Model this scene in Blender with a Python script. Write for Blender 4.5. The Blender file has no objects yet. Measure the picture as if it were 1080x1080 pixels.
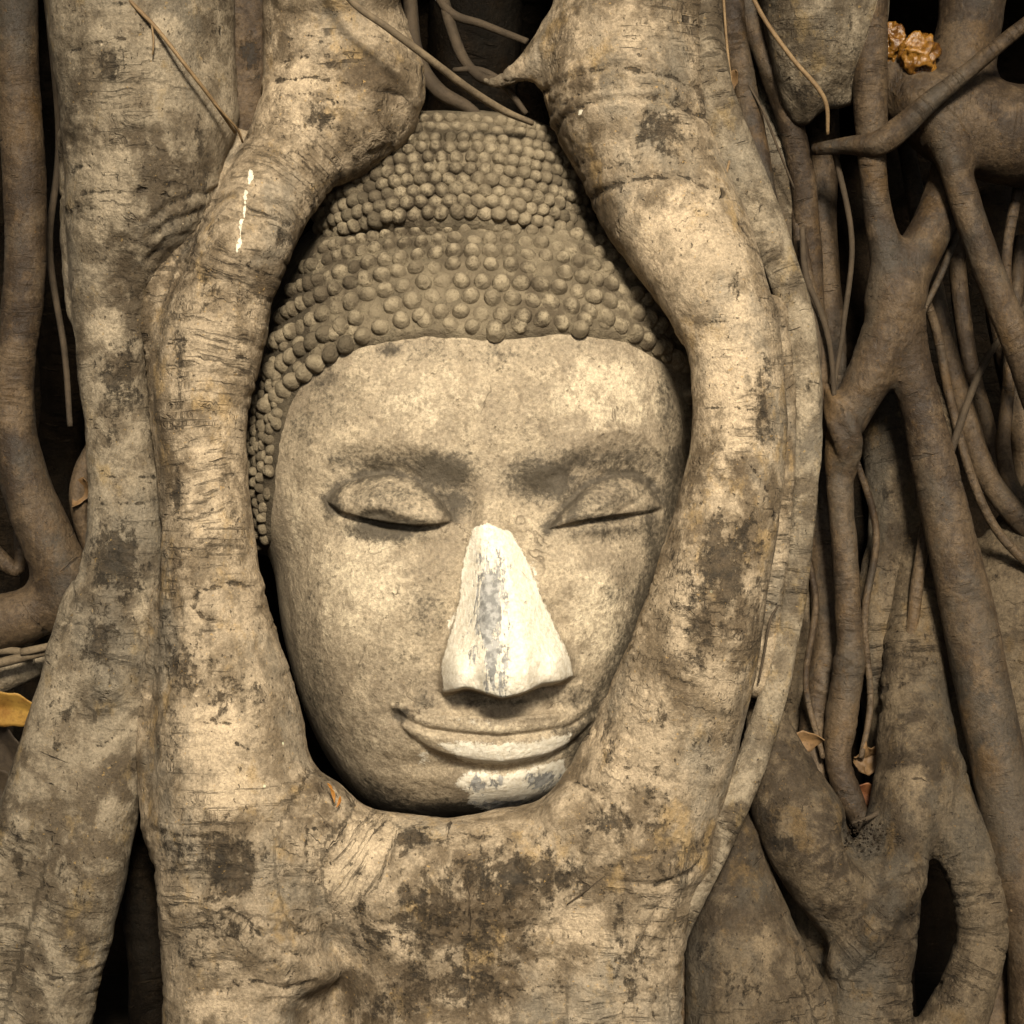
import bpy, math, random
import numpy as np
from mathutils import Vector

random.seed(7)
R = math.radians
scn = bpy.context.scene
COL = scn.collection

# ------------------------------------------------------------------ camera, sky, sun, exposure
CAM_D, CAM_Z = 2.5, 0.60                     # metres in front of the reference plane y = 0, height
cam_data = bpy.data.cameras.new('camera')
cam = bpy.data.objects.new('camera', cam_data)
COL.objects.link(cam)
cam.location = (0, -CAM_D, CAM_Z)
cam.rotation_euler = (R(90), 0, 0)
cam_data.sensor_width = 36
cam_data.lens = 36 * CAM_D / 1.08
cam_data.clip_start = 0.05
cam_data.clip_end = 500
scn.camera = cam

SUN_ELEV, SUN_AZ = 28, 5                   # degrees; azimuth from the camera side, + to the right
world = bpy.data.worlds.new('World')
scn.world = world
world.use_nodes = True
wn = world.node_tree
wn.nodes.clear()
sky = wn.nodes.new('ShaderNodeTexSky')
sky.sky_type = 'NISHITA'
sky.sun_disc = False
sky.sun_elevation = R(SUN_ELEV)
sky.sun_rotation = R(180 - SUN_AZ)
sky.dust_density = 4.0
hs = wn.nodes.new('ShaderNodeHueSaturation')  # hazy white overcast rather than blue
hs.inputs['Saturation'].default_value = 0.15
bg = wn.nodes.new('ShaderNodeBackground')
bg.inputs['Strength'].default_value = 0.05
wo = wn.nodes.new('ShaderNodeOutputWorld')
wn.links.new(sky.outputs[0], hs.inputs['Color'])
wn.links.new(hs.outputs[0], bg.inputs['Color'])
wn.links.new(bg.outputs[0], wo.inputs['Surface'])

sd = bpy.data.lights.new('sun', 'SUN')
sd.energy = 5.0
sd.angle = R(13)
sd.color = (1.0, 0.91, 0.77)
sun = bpy.data.objects.new('sun', sd)
COL.objects.link(sun)
sun.location = (0, -4, 6)
sun.rotation_euler = (R(90 - SUN_ELEV), 0, R(SUN_AZ))

vs = scn.view_settings
vs.view_transform = 'Standard'
vs.look = 'None'
vs.exposure = 1.25
vs.gamma = 1.0
vs.use_curve_mapping = False

# ------------------------------------------------------------------ numpy helpers
_rng = np.random.RandomState(11)
_PERM = np.tile(_rng.permutation(256), 4).astype(np.int32)
_G = _rng.normal(size=(256, 3))
_G = (_G / np.linalg.norm(_G, axis=1)[:, None]).astype(np.float32)


def perlin(p):
    p = np.asarray(p, np.float32)
    i = np.floor(p).astype(np.int32)
    f = p - i
    i &= 255
    u = f * f * f * (f * (f * 6 - 15) + 10)
    out = 0
    for a in (0, 1):
        wx = u[:, 0] if a else 1 - u[:, 0]
        ha = _PERM[i[:, 0] + a]
        for b in (0, 1):
            wy = u[:, 1] if b else 1 - u[:, 1]
            hb = _PERM[ha + i[:, 1] + b]
            for c in (0, 1):
                wz = u[:, 2] if c else 1 - u[:, 2]
                g = _G[_PERM[hb + i[:, 2] + c] & 255]
                d = g[:, 0] * (f[:, 0] - a) + g[:, 1] * (f[:, 1] - b) + g[:, 2] * (f[:, 2] - c)
                out = out + wx * wy * wz * d
    return out * 1.6


def fbm(p, octs=3, gain=.5):
    s, a, f = 0, 1, 1
    for o in range(octs):
        s = s + a * perlin(p * f + 17.3 * o)
        a *= gain
        f *= 2.03
    return s


def sstep(a, b, x):
    t = np.clip((x - a) / (b - a), 0, 1)
    return t * t * (3 - 2 * t)


def P(px, py, d=0.0):
    """pixel of the 1080 px photograph at d millimetres in front of the reference plane -> world point"""
    s = (CAM_D - d / 1000) / CAM_D
    return np.array([(px - 540) / 1000 * s, -d / 1000, CAM_Z + (540 - py) / 1000 * s])


def PX(co):
    """world points -> photograph pixels (used only to place stains where the bark has them)"""
    s = CAM_D / (CAM_D + co[:, 1])
    return 540 + co[:, 0] * 1000 * s, 540 - (co[:, 2] - CAM_Z) * 1000 * s


def catmull(pts, sub):
    pts = np.array(pts, float)
    q = np.vstack([2 * pts[0] - pts[1], pts, 2 * pts[-1] - pts[-2]])
    out = []
    for i in range(1, len(q) - 2):
        for t in np.linspace(0, 1, sub, endpoint=False):
            a, b, c, d = q[i - 1:i + 3]
            out.append(.5 * (2 * b + (c - a) * t + (2 * a - 5 * b + 4 * c - d) * t ** 2 + (3 * b - a - 3 * c + d) * t ** 3))
    out.append(pts[-1])
    return np.array(out)


def to_world(pts):
    o = []
    for x, y, d, r in pts:
        s = (CAM_D - d / 1000) / CAM_D
        o.append([*P(x, y, d), r / 1000 * s])
    return o


def seg_dist(X, Y, pts):
    """distance to a polyline, and the fraction along it"""
    best = np.full(X.shape, 1e9)
    par = np.zeros(X.shape)
    n = len(pts) - 1
    for i in range(n):
        ax, ay = pts[i]
        bx, by = pts[i + 1]
        dx, dy = bx - ax, by - ay
        t = np.clip(((X - ax) * dx + (Y - ay) * dy) / (dx * dx + dy * dy), 0, 1)
        d = np.hypot(X - ax - t * dx, Y - ay - t * dy)
        m = d < best
        best = np.where(m, d, best)
        par = np.where(m, (i + t) / n, par)
    return best, par


def inside(X, Y, poly):
    c = np.zeros(X.shape, bool)
    j = len(poly) - 1
    for i in range(len(poly)):
        xi, yi = poly[i]
        xj, yj = poly[j]
        if yi != yj:
            c ^= ((yi > Y) != (yj > Y)) & (X < (xj - xi) * (Y - yi) / (yj - yi) + xi)
        j = i
    return c


def sdf_poly(X, Y, poly):
    d, _ = seg_dist(X, Y, list(poly) + [poly[0]])
    return np.where(inside(X, Y, poly), d, -d)


# ------------------------------------------------------------------ object helpers
def mesh_obj(name, co, faces, mat, attrs=None, parent=None, smooth=True):
    me = bpy.data.meshes.new(name)
    co = np.asarray(co, np.float32)
    if isinstance(faces, np.ndarray) and faces.ndim == 2:
        k = faces.shape[1]
        me.vertices.add(len(co))
        me.vertices.foreach_set('co', co.ravel())
        me.loops.add(faces.size)
        me.loops.foreach_set('vertex_index', faces.ravel().astype(np.int32))
        me.polygons.add(len(faces))
        me.polygons.foreach_set('loop_start', np.arange(0, faces.size, k, dtype=np.int32))
        me.update(calc_edges=True)
    else:
        me.from_pydata([tuple(c) for c in co], [], [tuple(f) for f in faces])
        me.update()
    if smooth:
        me.polygons.foreach_set('use_smooth', np.ones(len(me.polygons), bool))
    for k, v in (attrs or {}).items():
        a = me.attributes.new(k, 'FLOAT', 'POINT')
        a.data.foreach_set('value', np.asarray(v, np.float32))
    me.materials.append(mat)
    o = bpy.data.objects.new(name, me)
    COL.objects.link(o)
    if parent:
        o.parent = parent
    return o


def tag(o, label, cat, group=None, kind=None):
    o['label'] = label
    o['category'] = cat
    if group:
        o['group'] = group
    if kind:
        o['kind'] = kind
    return o


def empty(name, loc):
    o = bpy.data.objects.new(name, None)
    o.location = loc
    o.empty_display_size = .05
    COL.objects.link(o)
    return o


# ------------------------------------------------------------------ materials
class NT:
    def __init__(s, name):
        s.m = bpy.data.materials.new(name)
        s.m.use_nodes = True
        s.t = s.m.node_tree
        s.t.nodes.clear()
        s.out = s.t.nodes.new('ShaderNodeOutputMaterial')
        s.b = s.t.nodes.new('ShaderNodeBsdfPrincipled')
        s.t.links.new(s.b.outputs[0], s.out.inputs[0])
        s.tc = s.t.nodes.new('ShaderNodeTexCoord')

    def plug(s, sock, v):
        if hasattr(v, 'is_output'):
            s.t.links.new(v, sock)
        else:
            sock.default_value = v

    def noise(s, scale, detail=4, rough=.55, vec=None, dist=0.0):
        n = s.t.nodes.new('ShaderNodeTexNoise')
        s.plug(n.inputs['Vector'], vec or s.tc.outputs['Object'])
        n.inputs['Scale'].default_value = scale
        n.inputs['Detail'].default_value = detail
        n.inputs['Roughness'].default_value = rough
        n.inputs['Distortion'].default_value = dist
        return n.outputs[0]

    def voro(s, scale, vec=None, feat='F1'):
        n = s.t.nodes.new('ShaderNodeTexVoronoi')
        n.feature = feat
        s.plug(n.inputs['Vector'], vec or s.tc.outputs['Object'])
        n.inputs['Scale'].default_value = scale
        return n.outputs[0]

    def math(s, op, a, b=0.0, c=0.0, clamp=False):
        n = s.t.nodes.new('ShaderNodeMath')
        n.operation = op
        n.use_clamp = clamp
        s.plug(n.inputs[0], a)
        s.plug(n.inputs[1], b)
        s.plug(n.inputs[2], c)
        return n.outputs[0]

    def rng(s, v, a, b, lo=0.0, hi=1.0):
        n = s.t.nodes.new('ShaderNodeMapRange')
        n.interpolation_type = 'SMOOTHSTEP'
        s.plug(n.inputs[0], v)
        for i, q in enumerate((a, b, lo, hi)):
            n.inputs[1 + i].default_value = q
        return n.outputs[0]

    def mix(s, f, a, b, mode='MIX'):
        n = s.t.nodes.new('ShaderNodeMix')
        n.data_type = 'RGBA'
        n.blend_type = mode
        s.plug(n.inputs[0], f)
        s.plug(n.inputs[6], a if hasattr(a, 'is_output') else (*a, 1))
        s.plug(n.inputs[7], b if hasattr(b, 'is_output') else (*b, 1))
        return n.outputs[2]

    def attr(s, name):
        n = s.t.nodes.new('ShaderNodeAttribute')
        n.attribute_name = name
        return n.outputs['Fac']

    def bump(s, h, strength, dist, normal=None):
        n = s.t.nodes.new('ShaderNodeBump')
        n.inputs['Strength'].default_value = strength
        n.inputs['Distance'].default_value = dist
        s.plug(n.inputs['Height'], h)
        if normal:
            s.plug(n.inputs['Normal'], normal)
        return n.outputs[0]

    def vec(s, x, y, z):
        n = s.t.nodes.new('ShaderNodeCombineXYZ')
        for i, v in enumerate((x, y, z)):
            s.plug(n.inputs[i], v)
        return n.outputs[0]

    def scaled(s, x, y, z):
        n = s.t.nodes.new('ShaderNodeMapping')
        s.plug(n.inputs[0], s.tc.outputs['Object'])
        n.inputs['Scale'].default_value = (x, y, z)
        return n.outputs[0]

    def done(s, col, rough, normal=None, spec=.3):
        s.plug(s.b.inputs['Base Color'], col)
        s.plug(s.b.inputs['Roughness'], rough)
        s.b.inputs['Specular IOR Level'].default_value = spec
        if normal:
            s.plug(s.b.inputs['Normal'], normal)
        return s.m


def bark(name, light, mid, dark, patch=.5, stain_bias=0.0, rings=1.0, bump=1.0, spec=.22, rough=0.0):
    """fig bark: tan grey with pale and dark patches, rings across the root, specks; attributes len, stain, pale, white"""
    n = NT(name)
    ob = n.tc.outputs['Object']
    sep = n.t.nodes.new('ShaderNodeSeparateXYZ')
    n.t.links.new(ob, sep.inputs[0])
    ln = n.attr('len')
    wob = n.noise(7, 3)
    along = n.math('ADD', ln, n.math('MULTIPLY', wob, .05))
    ringv = n.vec(n.math('MULTIPLY', along, 26.0), n.math('MULTIPLY', sep.outputs[0], 3.0), n.math('MULTIPLY', sep.outputs[1], 3.0))
    fine_ring = n.noise(6.0, 5, .7, ringv)
    big_ring = n.noise(1.6, 4, .6, ringv)
    grain_v = n.vec(n.math('MULTIPLY', ln, 7.0), n.math('MULTIPLY', sep.outputs[0], 60.0), n.math('MULTIPLY', sep.outputs[1], 60.0))
    grain = n.noise(1.6, 5, .65, grain_v)
    big = n.noise(6.5, 6, .62, dist=.4)
    midn = n.noise(26, 7, .68, dist=.3)
    fine = n.noise(140, 6, .7)
    col = n.mix(n.rng(big, .36, .62), dark, mid)
    col = n.mix(n.rng(n.math('ADD', n.math('MULTIPLY', midn, .62), n.math('MULTIPLY', big, .38)), .45, .57), col, light)
    col = n.mix(n.math('MULTIPLY', n.rng(n.noise(75, 7, .75), .50, .66), .6), col, tuple(c * .5 for c in mid))
    zone = n.rng(n.noise(5.0, 3, .6), .46, .60)
    zone2 = n.rng(n.noise(6.0, 3, .6, n.scaled(1.2, 1, .8)), .50, .62)
    col = n.mix(n.math('MULTIPLY', n.math('MULTIPLY', n.rng(grain, .46, .66), zone2), .55), col, tuple(c * .5 for c in mid))
    col = n.mix(n.math('MULTIPLY', n.rng(n.noise(9, 5, .65, n.scaled(1, 1.3, .6)), .50, .64), .55), col, tuple((.45 * sum(light) / 3 + .55 * mid[0]) * q for q in (.92, .78, .56)))
    col = n.mix(n.math('MULTIPLY', n.rng(n.noise(19, 7, .7, n.scaled(1, 1, .7)), .55, .66), .6), col, (light[0] * .95, light[1] * .82, light[2] * .55))
    # crevice lines across the root
    line = n.rng(fine_ring, .53, .66)
    line = n.math('MULTIPLY', line, zone)
    col = n.mix(n.math('MULTIPLY', line, .6 * rings), col, tuple(c * .4 for c in dark))
    # pale worn patches
    pale = n.rng(n.math('ADD', n.math('MULTIPLY', n.attr('pale'), .55), n.math('MULTIPLY', n.noise(38, 8, .72), 1.0)), .56, .80)
    col = n.mix(n.math('MULTIPLY', pale, .85), col, tuple(min(.62, c * 1.45) for c in light))
    # black algae stains, crisp irregular edges; also the painted crease shade
    ctr = lambda x, m: n.math('MULTIPLY', n.math('SUBTRACT', x, .5), m)
    streak = n.noise(1.0, 9, .75, n.vec(n.math('MULTIPLY', ln, 11.0), n.math('MULTIPLY', sep.outputs[0], 34.0), n.math('MULTIPLY', sep.outputs[1], 34.0)), .3)
    sn = n.math('ADD', n.math('ADD', ctr(n.noise(15, 10, .8, dist=.5), 2.0), ctr(n.noise(85, 6, .75), 1.5)), n.math('ADD', n.math('MULTIPLY', n.attr("stain"), .70), ctr(streak, 1.6)))
    st = n.rng(sn, .36 - stain_bias, .62 - stain_bias)
    col = n.mix(n.math('MULTIPLY', st, .9), col, n.mix(n.rng(n.noise(48, 7, .75), .42, .62), (.016, .012, .007), tuple(c * .8 for c in dark)))
    len_v = n.vec(n.math('MULTIPLY', along, 150.0), n.math('MULTIPLY', sep.outputs[0], 24.0), n.math('MULTIPLY', sep.outputs[1], 24.0))
    lent = n.math('MULTIPLY', n.rng(n.noise(1.0, 3, .55, len_v), .635, .70), n.rng(n.noise(11, 3), .44, .58))
    col = n.mix(n.math('MULTIPLY', lent, .8), col, (.028, .020, .012))
    tx = n.rng(n.noise(330, 5, .75), .3, .7, .68, 1.25)
    col = n.mix(1.0, col, n.vec(tx, tx, tx), 'MULTIPLY')
    # ochre and pale specks, dark pores
    sp = n.rng(n.noise(210, 3, .6), .66, .72)
    col = n.mix(n.math('MULTIPLY', sp, .6), col, (light[0] * 1.25, light[1] * 1.0, light[2] * .55))
    po = n.rng(n.noise(165, 3, .6, n.scaled(1.3, 1, .8)), .655, .72)
    col = n.mix(n.math('MULTIPLY', po, .7), col, (.022, .016, .010))
    ws = n.rng(n.math('ADD', n.voro(24), n.math('MULTIPLY', fine, .06)), .075, .06)
    col = n.mix(n.math('MULTIPLY', ws, n.rng(n.noise(4, 2), .52, .58)), col, tuple(min(.5, 2.2 * c) for c in light))
    wm = n.rng(n.math('ADD', n.attr('white'), n.math('MULTIPLY', n.noise(90, 5, .7), .9)), .98, 1.08)
    col = n.mix(wm, col, (.62, .56, .42))
    h = n.math('ADD', n.math('MULTIPLY', line, -1.0 * rings), n.math('MULTIPLY', n.math('MULTIPLY', grain, zone2), .35))
    h = n.math('ADD', h, n.math('MULTIPLY', n.math('MULTIPLY', big_ring, zone), 1.5 * rings))
    h = n.math('ADD', h, n.math('MULTIPLY', midn, 1.5))
    h = n.math('ADD', h, n.math('MULTIPLY', fine, .5))
    h = n.math('SUBTRACT', h, n.math('MULTIPLY', po, .5))
    h = n.math('SUBTRACT', h, n.math('MULTIPLY', st, .35))
    h = n.math('SUBTRACT', h, n.math('MULTIPLY', lent, .9))
    nb = n.bump(h, .75 * bump, .006)
    return n.done(col, n.rng(fine, .3, .7, .66 + rough, .88 + rough), nb, spec)


PALE = bark('pale_fig_bark', (.29, .224, .143), (.172, .128, .077), (.080, .056, .031), rings=1.0)
GREY = bark('grey_fig_bark', (.215, .172, .113), (.132, .101, .063), (.062, .045, .026), rings=.7)
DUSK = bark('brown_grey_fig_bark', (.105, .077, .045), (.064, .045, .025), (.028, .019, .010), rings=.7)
BROWN = bark('brown_root_bark', (.080, .053, .028), (.049, .031, .0155), (.024, .0145, .007), stain_bias=-.08, rings=.45, bump=.7, spec=.26, rough=-.12)
DEEP = bark('gap_shade_bark', (.011, .007, .0035), (.007, .0045, .002), (.004, .0025, .0012), stain_bias=0, rings=.6, spec=.06)  # bark colour taken down to near black to stand for shade in the gaps


def stone_material():
    n = NT('weathered_stone')
    big = n.noise(7, 5, .6, dist=.3)
    midn = n.noise(30, 8, .7, dist=.4)
    fine = n.noise(190, 6, .72)
    spk = n.noise(420, 3, .6)
    col = n.mix(n.rng(big, .38, .62), (.195, .152, .098), (.270, .214, .138))
    col = n.mix(n.math('MULTIPLY', n.rng(midn, .46, .62), .6), col, (.37, .295, .19))
    pw = n.rng(n.math('ADD', n.math('MULTIPLY', n.attr('pale'), .42), n.math('MULTIPLY', n.noise(34, 9, .78, dist=.4), 1.0)), .60, .86)
    col = n.mix(n.math('MULTIPLY', pw, .75), col, (.47, .385, .255))
    dk = n.rng(n.noise(13, 9, .78, dist=.5), .53, .66)
    col = n.mix(n.math('MULTIPLY', dk, .38), col, (.105, .078, .046))
    tx = n.rng(n.noise(260, 6, .78), .3, .7, .62, 1.3)
    col = n.mix(1.0, col, n.vec(tx, tx, tx), 'MULTIPLY')
    col = n.mix(n.math('MULTIPLY', n.rng(n.noise(55, 8, .75, dist=.5), .50, .64), .55), col, (.12, .088, .052))
    col = n.mix(n.math('MULTIPLY', n.rng(fine, .5, .68), .55), col, (.10, .072, .042))
    col = n.mix(n.math('MULTIPLY', n.rng(spk, .64, .72), .5), col, (.36, .26, .13))
    gr = n.math('ADD', n.attr('grime_shade'), n.math('ADD', n.math('MULTIPLY', n.math('SUBTRACT', midn, .5), 1.5), n.math('MULTIPLY', n.math('SUBTRACT', fine, .5), 1.3)))
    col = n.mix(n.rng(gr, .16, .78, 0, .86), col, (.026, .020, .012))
    # little dark pits
    pit = n.rng(n.noise(95, 3, .6), .685, .735)
    col = n.mix(n.math('MULTIPLY', pit, .6), col, (.08, .06, .035))
    # hairline cracks
    cv = n.math('ABSOLUTE', n.math('SUBTRACT', n.noise(5.5, 5, .6, dist=.6), .5))
    crack = n.math('MULTIPLY', n.rng(cv, .005, .0015), n.rng(n.noise(8, 2), .52, .6))
    col = n.mix(n.math('MULTIPLY', crack, .55), col, (.07, .05, .03))
    # whitewash worn through to a blue-grey coat
    we = n.math('ADD', n.attr('white'), n.math('MULTIPLY', n.math('SUBTRACT', n.noise(110, 8, .75), .5), 1.5))
    wm = n.rng(we, .38, .60)
    strv = n.scaled(1.5, 1.0, .16)
    ge = n.math('ADD', n.attr('grey'), n.math('ADD', n.math('MULTIPLY', n.math('SUBTRACT', n.noise(95, 6, .7, strv), .5), 1.9), n.math('MULTIPLY', n.math('SUBTRACT', n.noise(220, 3, .6), .5), .6)))
    gm = n.rng(ge, .44, .62)
    wcol = n.mix(n.rng(fine, .35, .7), (.62, .565, .45), (.47, .40, .285))
    wcol = n.mix(gm, wcol, n.mix(n.rng(n.noise(130, 4), .4, .6), (.155, .148, .130), (.30, .285, .25)))
    blk = n.rng(n.noise(85, 7, .78, strv), .63, .68)
    wcol = n.mix(n.math('MULTIPLY', blk, .85), wcol, (.07, .065, .055))
    col = n.mix(wm, col, wcol)
    h = n.math('ADD', n.math('MULTIPLY', midn, 1.3), n.math('MULTIPLY', fine, .7))
    h = n.math('SUBTRACT', h, n.math('MULTIPLY', pit, .6))
    h = n.math('SUBTRACT', h, n.math('MULTIPLY', crack, .5))
    h = n.math('ADD', h, n.math('MULTIPLY', wm, .25))
    h = n.math('SUBTRACT', h, n.math('MULTIPLY', n.math('MULTIPLY', gm, wm), .2))
    return n.done(col, .72, n.bump(h, .6, .005), .3)


def hair_material():
    n = NT('weathered_curl_stone')
    big = n.noise(9, 5, .6)
    midn = n.noise(60, 7, .7)
    fine = n.noise(240, 5, .7)
    col = n.mix(n.rng(big, .36, .64), (.075, .057, .035), (.175, .138, .086))
    col = n.mix(n.rng(midn, .46, .62), col, (.25, .20, .125))
    col = n.mix(n.math('MULTIPLY', n.attr('worn'), n.rng(fine, .3, .6)), col, (.34, .275, .175))
    col = n.mix(n.math('MULTIPLY', n.rng(fine, .5, .7), .6), col, (.055, .041, .024))
    g = n.math('ADD', n.attr('grime_shade'), n.math('MULTIPLY', n.math('SUBTRACT', midn, .5), 1.4))
    col = n.mix(n.rng(g, .2, .95, 0, .85), col, (.03, .023, .014))
    h = n.math('ADD', n.math('MULTIPLY', midn, .9), n.math('MULTIPLY', fine, .6))
    return n.done(col, .82, n.bump(h, .9, .005), .15)


def plain(name, a, b, scale, rough=.8, bump=.5, spec=.3, dist=.004):
    n = NT(name)
    x = n.noise(scale, 6, .65)
    f = n.noise(scale * 6, 4, .65)
    col = n.mix(n.rng(x, .36, .64), a, b)
    col = n.mix(n.math('MULTIPLY', n.rng(f, .5, .7), .5), col, tuple(c * .5 for c in a))
    return n.done(col, rough, n.bump(n.math('ADD', x, n.math('MULTIPLY', f, .4)), bump, dist), spec)


STONE = stone_material()
HAIR = hair_material()
SOIL = plain('dark_damp_soil', (.015, .010, .006), (.026, .018, .010), 22, .95, 1.0, .1, .02)
GROUND = plain('dusty_earth', (.014, .010, .006), (.024, .018, .011), 9, .95, .6, .1, .01)
TWIG = plain('dry_twig', (.09, .065, .037), (.15, .11, .063), 40, .8, .4)
DARKTWIG = plain('dark_rootlet', (.035, .024, .013), (.055, .038, .021), 40, .85, .4)
STRAW = plain('dry_straw', (.13, .08, .035), (.20, .13, .06), 60, .7, .3)
LEAF_Y = plain('yellow_dead_leaf', (.19, .09, .016), (.28, .16, .032), 35, .55, .3)
LEAF_B = plain('brown_dead_leaf', (.09, .05, .019), (.15, .085, .034), 35, .65, .3)
LEAF_D = plain('dark_dead_leaf', (.02, .013, .007), (.04, .027, .014), 35, .75, .3)
LEAF_R = plain('rusty_dead_leaf', (.09, .03, .011), (.15, .06, .02), 35, .6, .3)
LEAF_G = plain('green_fig_leaf', (.03, .05, .012), (.05, .075, .02), 3, .5, .1)
AMBER = plain('amber_crumpled_leaf', (.075, .028, .004), (.24, .11, .016), 45, .22, .7, .6, .005)
PETAL = plain('orange_petal', (.26, .10, .015), (.32, .15, .03), 60, .6, .2)


# ------------------------------------------------------------------ roots: smooth-blended fields and swept tubes
def blobs(px, py, lst):
    s = np.zeros(len(px), np.float32)
    for x, y, rx, ry, w in lst:
        s = np.maximum(s, w * np.exp(-(((px - x) / rx) ** 2 + ((py - y) / ry) ** 2)))
    return s


def grooves(co, nr, px, py, lst):
    """creases in the bark along lines: (points, width px, depth mm); returns moved points and the dirt in them, with painted shade for depth"""
    dirt_shade = np.zeros(len(co))
    wx = 3 * perlin(co * 45)
    wy = 3 * perlin(co * 45 + 9)
    front = nr[:, 1] < .1
    for pts, w, dep in lst:
        d, t = seg_dist(px + wx, py + wy, pts)
        e = np.exp(-(d / w) ** 2) * front * (.35 + .65 * sstep(-.3, .3, perlin(np.stack([t * 9, d * 0 + w, d * 0 + dep], 1)))) * sstep(0, .06, t + .02) * sstep(1.02, .94, t)
        lip = np.exp(-((d - 2.2 * w) / (1.3 * w)) ** 2) * front
        co = co + nr * ((-dep * e + .35 * dep * lip) / 1000)[:, None]
        dirt_shade = np.maximum(dirt_shade, .95 * np.exp(-(d / (w * .7)) ** 2) * e ** .5)
    return co, dirt_shade


def surface_nets(D, org, h):
    S = D < 0
    nx, ny, nz = D.shape
    c = [(i, j, k) for i in (0, 1) for j in (0, 1) for k in (0, 1)]
    cnt = np.zeros((nx - 1, ny - 1, nz - 1), np.int8)
    for i, j, k in c:
        cnt += S[i:nx - 1 + i, j:ny - 1 + j, k:nz - 1 + k]
    act = (cnt > 0) & (cnt < 8)
    I, J, K = np.nonzero(act)
    idx = np.full(act.shape, -1, np.int32)
    idx[I, J, K] = np.arange(len(I))
    acc = np.zeros((len(I), 3))
    n = np.zeros(len(I))
    val = {q: D[I + q[0], J + q[1], K + q[2]] for q in c}
    for a in c:
        for ax in range(3):
            if a[ax] == 0:
                b = list(a)
                b[ax] = 1
                va, vb = val[a], val[tuple(b)]
                m = (va < 0) != (vb < 0)
                t = np.where(m, va / np.where(va == vb, 1, va - vb), 0)
                p = np.tile(np.array(a, float), (len(I), 1))
                p[:, ax] = t
                acc += np.where(m[:, None], p, 0)
                n += m
    co = org + h * (np.stack([I, J, K], 1) + acc / n[:, None])
    fs = []
    for ax in range(3):
        o1, o2 = (ax + 1) % 3, (ax + 2) % 3
        sl0 = [slice(None)] * 3
        sl1 = [slice(None)] * 3
        sl0[ax] = slice(0, -1)
        sl1[ax] = slice(1, None)
        for o in (o1, o2):
            sl0[o] = slice(1, -1)
            sl1[o] = slice(1, -1)
        a, b = S[tuple(sl0)], S[tuple(sl1)]
        E = np.stack(np.nonzero(a != b), 1)
        if not len(E):
            continue
        ina = a[tuple(E.T)]
        E[:, o1] += 1
        E[:, o2] += 1

        def cell(d1, d2):
            q = E.copy()
            q[:, o1] += d1
            q[:, o2] += d2
            return idx[q[:, 0], q[:, 1], q[:, 2]]
        f = np.stack([cell(-1, -1), cell(0, -1), cell(0, 0), cell(-1, 0)], 1)
        f = np.where(ina[:, None], f, f[:, ::-1])
        fs.append(f)
    f = np.concatenate(fs)
    f = f[(f >= 0).all(1)]
    gx = np.stack(np.gradient(D, h), -1)
    nr = gx[I, J, K] + gx[I + 1, J + 1, K + 1]
    nr /= np.linalg.norm(nr, axis=1)[:, None] + 1e-9
    return co, f, nr, (I, J, K)


def field_mesh(chains, k=.03, vox=.004, sub=5, carve=()):
    """chains: list of dict(p=[(px,py,depth,r)..], sy=depth stretch, k=own blend). Smooth union of tapered chains."""
    W = []
    for ch in chains:
        w = catmull(to_world(ch['p']), sub)
        w[:, 3] = np.maximum(w[:, 3], .002)
        W.append(w)
    allp = np.concatenate(W)
    mg = allp[:, 3].max() * 1.5 + .03
    lo = allp[:, :3].min(0) - mg
    hi = allp[:, :3].max(0) + mg
    n = np.ceil((hi - lo) / vox).astype(int)
    D = np.full(n, 1.0, np.float32)
    L = np.zeros(n, np.float32)
    B = np.full(n, 1.0, np.float32)
    ax = [lo[i] + vox * np.arange(n[i]) for i in range(3)]
    for ci, (ch, w) in enumerate(zip(chains, W)):
        kk = ch.get('k', k)
        sy = ch.get('sy', 1.0)
        C = np.full(n, 1.0, np.float32)
        l0 = ci * .37
        for a, b in zip(w[:-1], w[1:]):
            r = max(a[3], b[3])
            m = r * max(1, sy) + kk + 3 * vox
            i0 = np.maximum(((np.minimum(a[:3], b[:3]) - m - lo) / vox).astype(int), 0)
            i1 = np.minimum(((np.maximum(a[:3], b[:3]) + m - lo) / vox).astype(int) + 2, n)
            X, Y, Z = np.ix_(ax[0][i0[0]:i1[0]], ax[1][i0[1]:i1[1]], ax[2][i0[2]:i1[2]])
            d = b[:3] - a[:3]
            dl = np.linalg.norm(d)
            t = np.clip(((X - a[0]) * d[0] + (Y - a[1]) * d[1] + (Z - a[2]) * d[2]) / (dl * dl + 1e-12), 0, 1)
            q = np.sqrt((X - a[0] - t * d[0]) ** 2 + ((Y - a[1] - t * d[1]) / sy) ** 2 + (Z - a[2] - t * d[2]) ** 2) - (a[3] + t * (b[3] - a[3]))
            s = tuple(slice(i0[i], i1[i]) for i in range(3))
            better = q < C[s]
            C[s] = np.where(better, q, C[s])
            L[s] = np.where(better & (q < B[s]), l0 + t * dl, L[s])
            B[s] = np.minimum(B[s], q)
            l0 += dl
        h = np.maximum(kk - np.abs(D - C), 0) / kk
        D = np.minimum(D, C) - h * h * kk * .25
    for (x, y, d, r, kk) in carve:               # hollows pressed into the bark
        c = P(x, y, d)
        q = np.sqrt((ax[0][:, None, None] - c[0]) ** 2 + (ax[1][None, :, None] - c[1]) ** 2 + (ax[2][None, None, :] - c[2]) ** 2) - r / 1000
        h = np.maximum(kk - np.abs(D + q), 0) / kk
        D = np.maximum(D, -q) + h * h * kk * .25
    co, f, nr, ijk = surface_nets(D, lo, vox)
    return co, f, nr, L[ijk]


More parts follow.
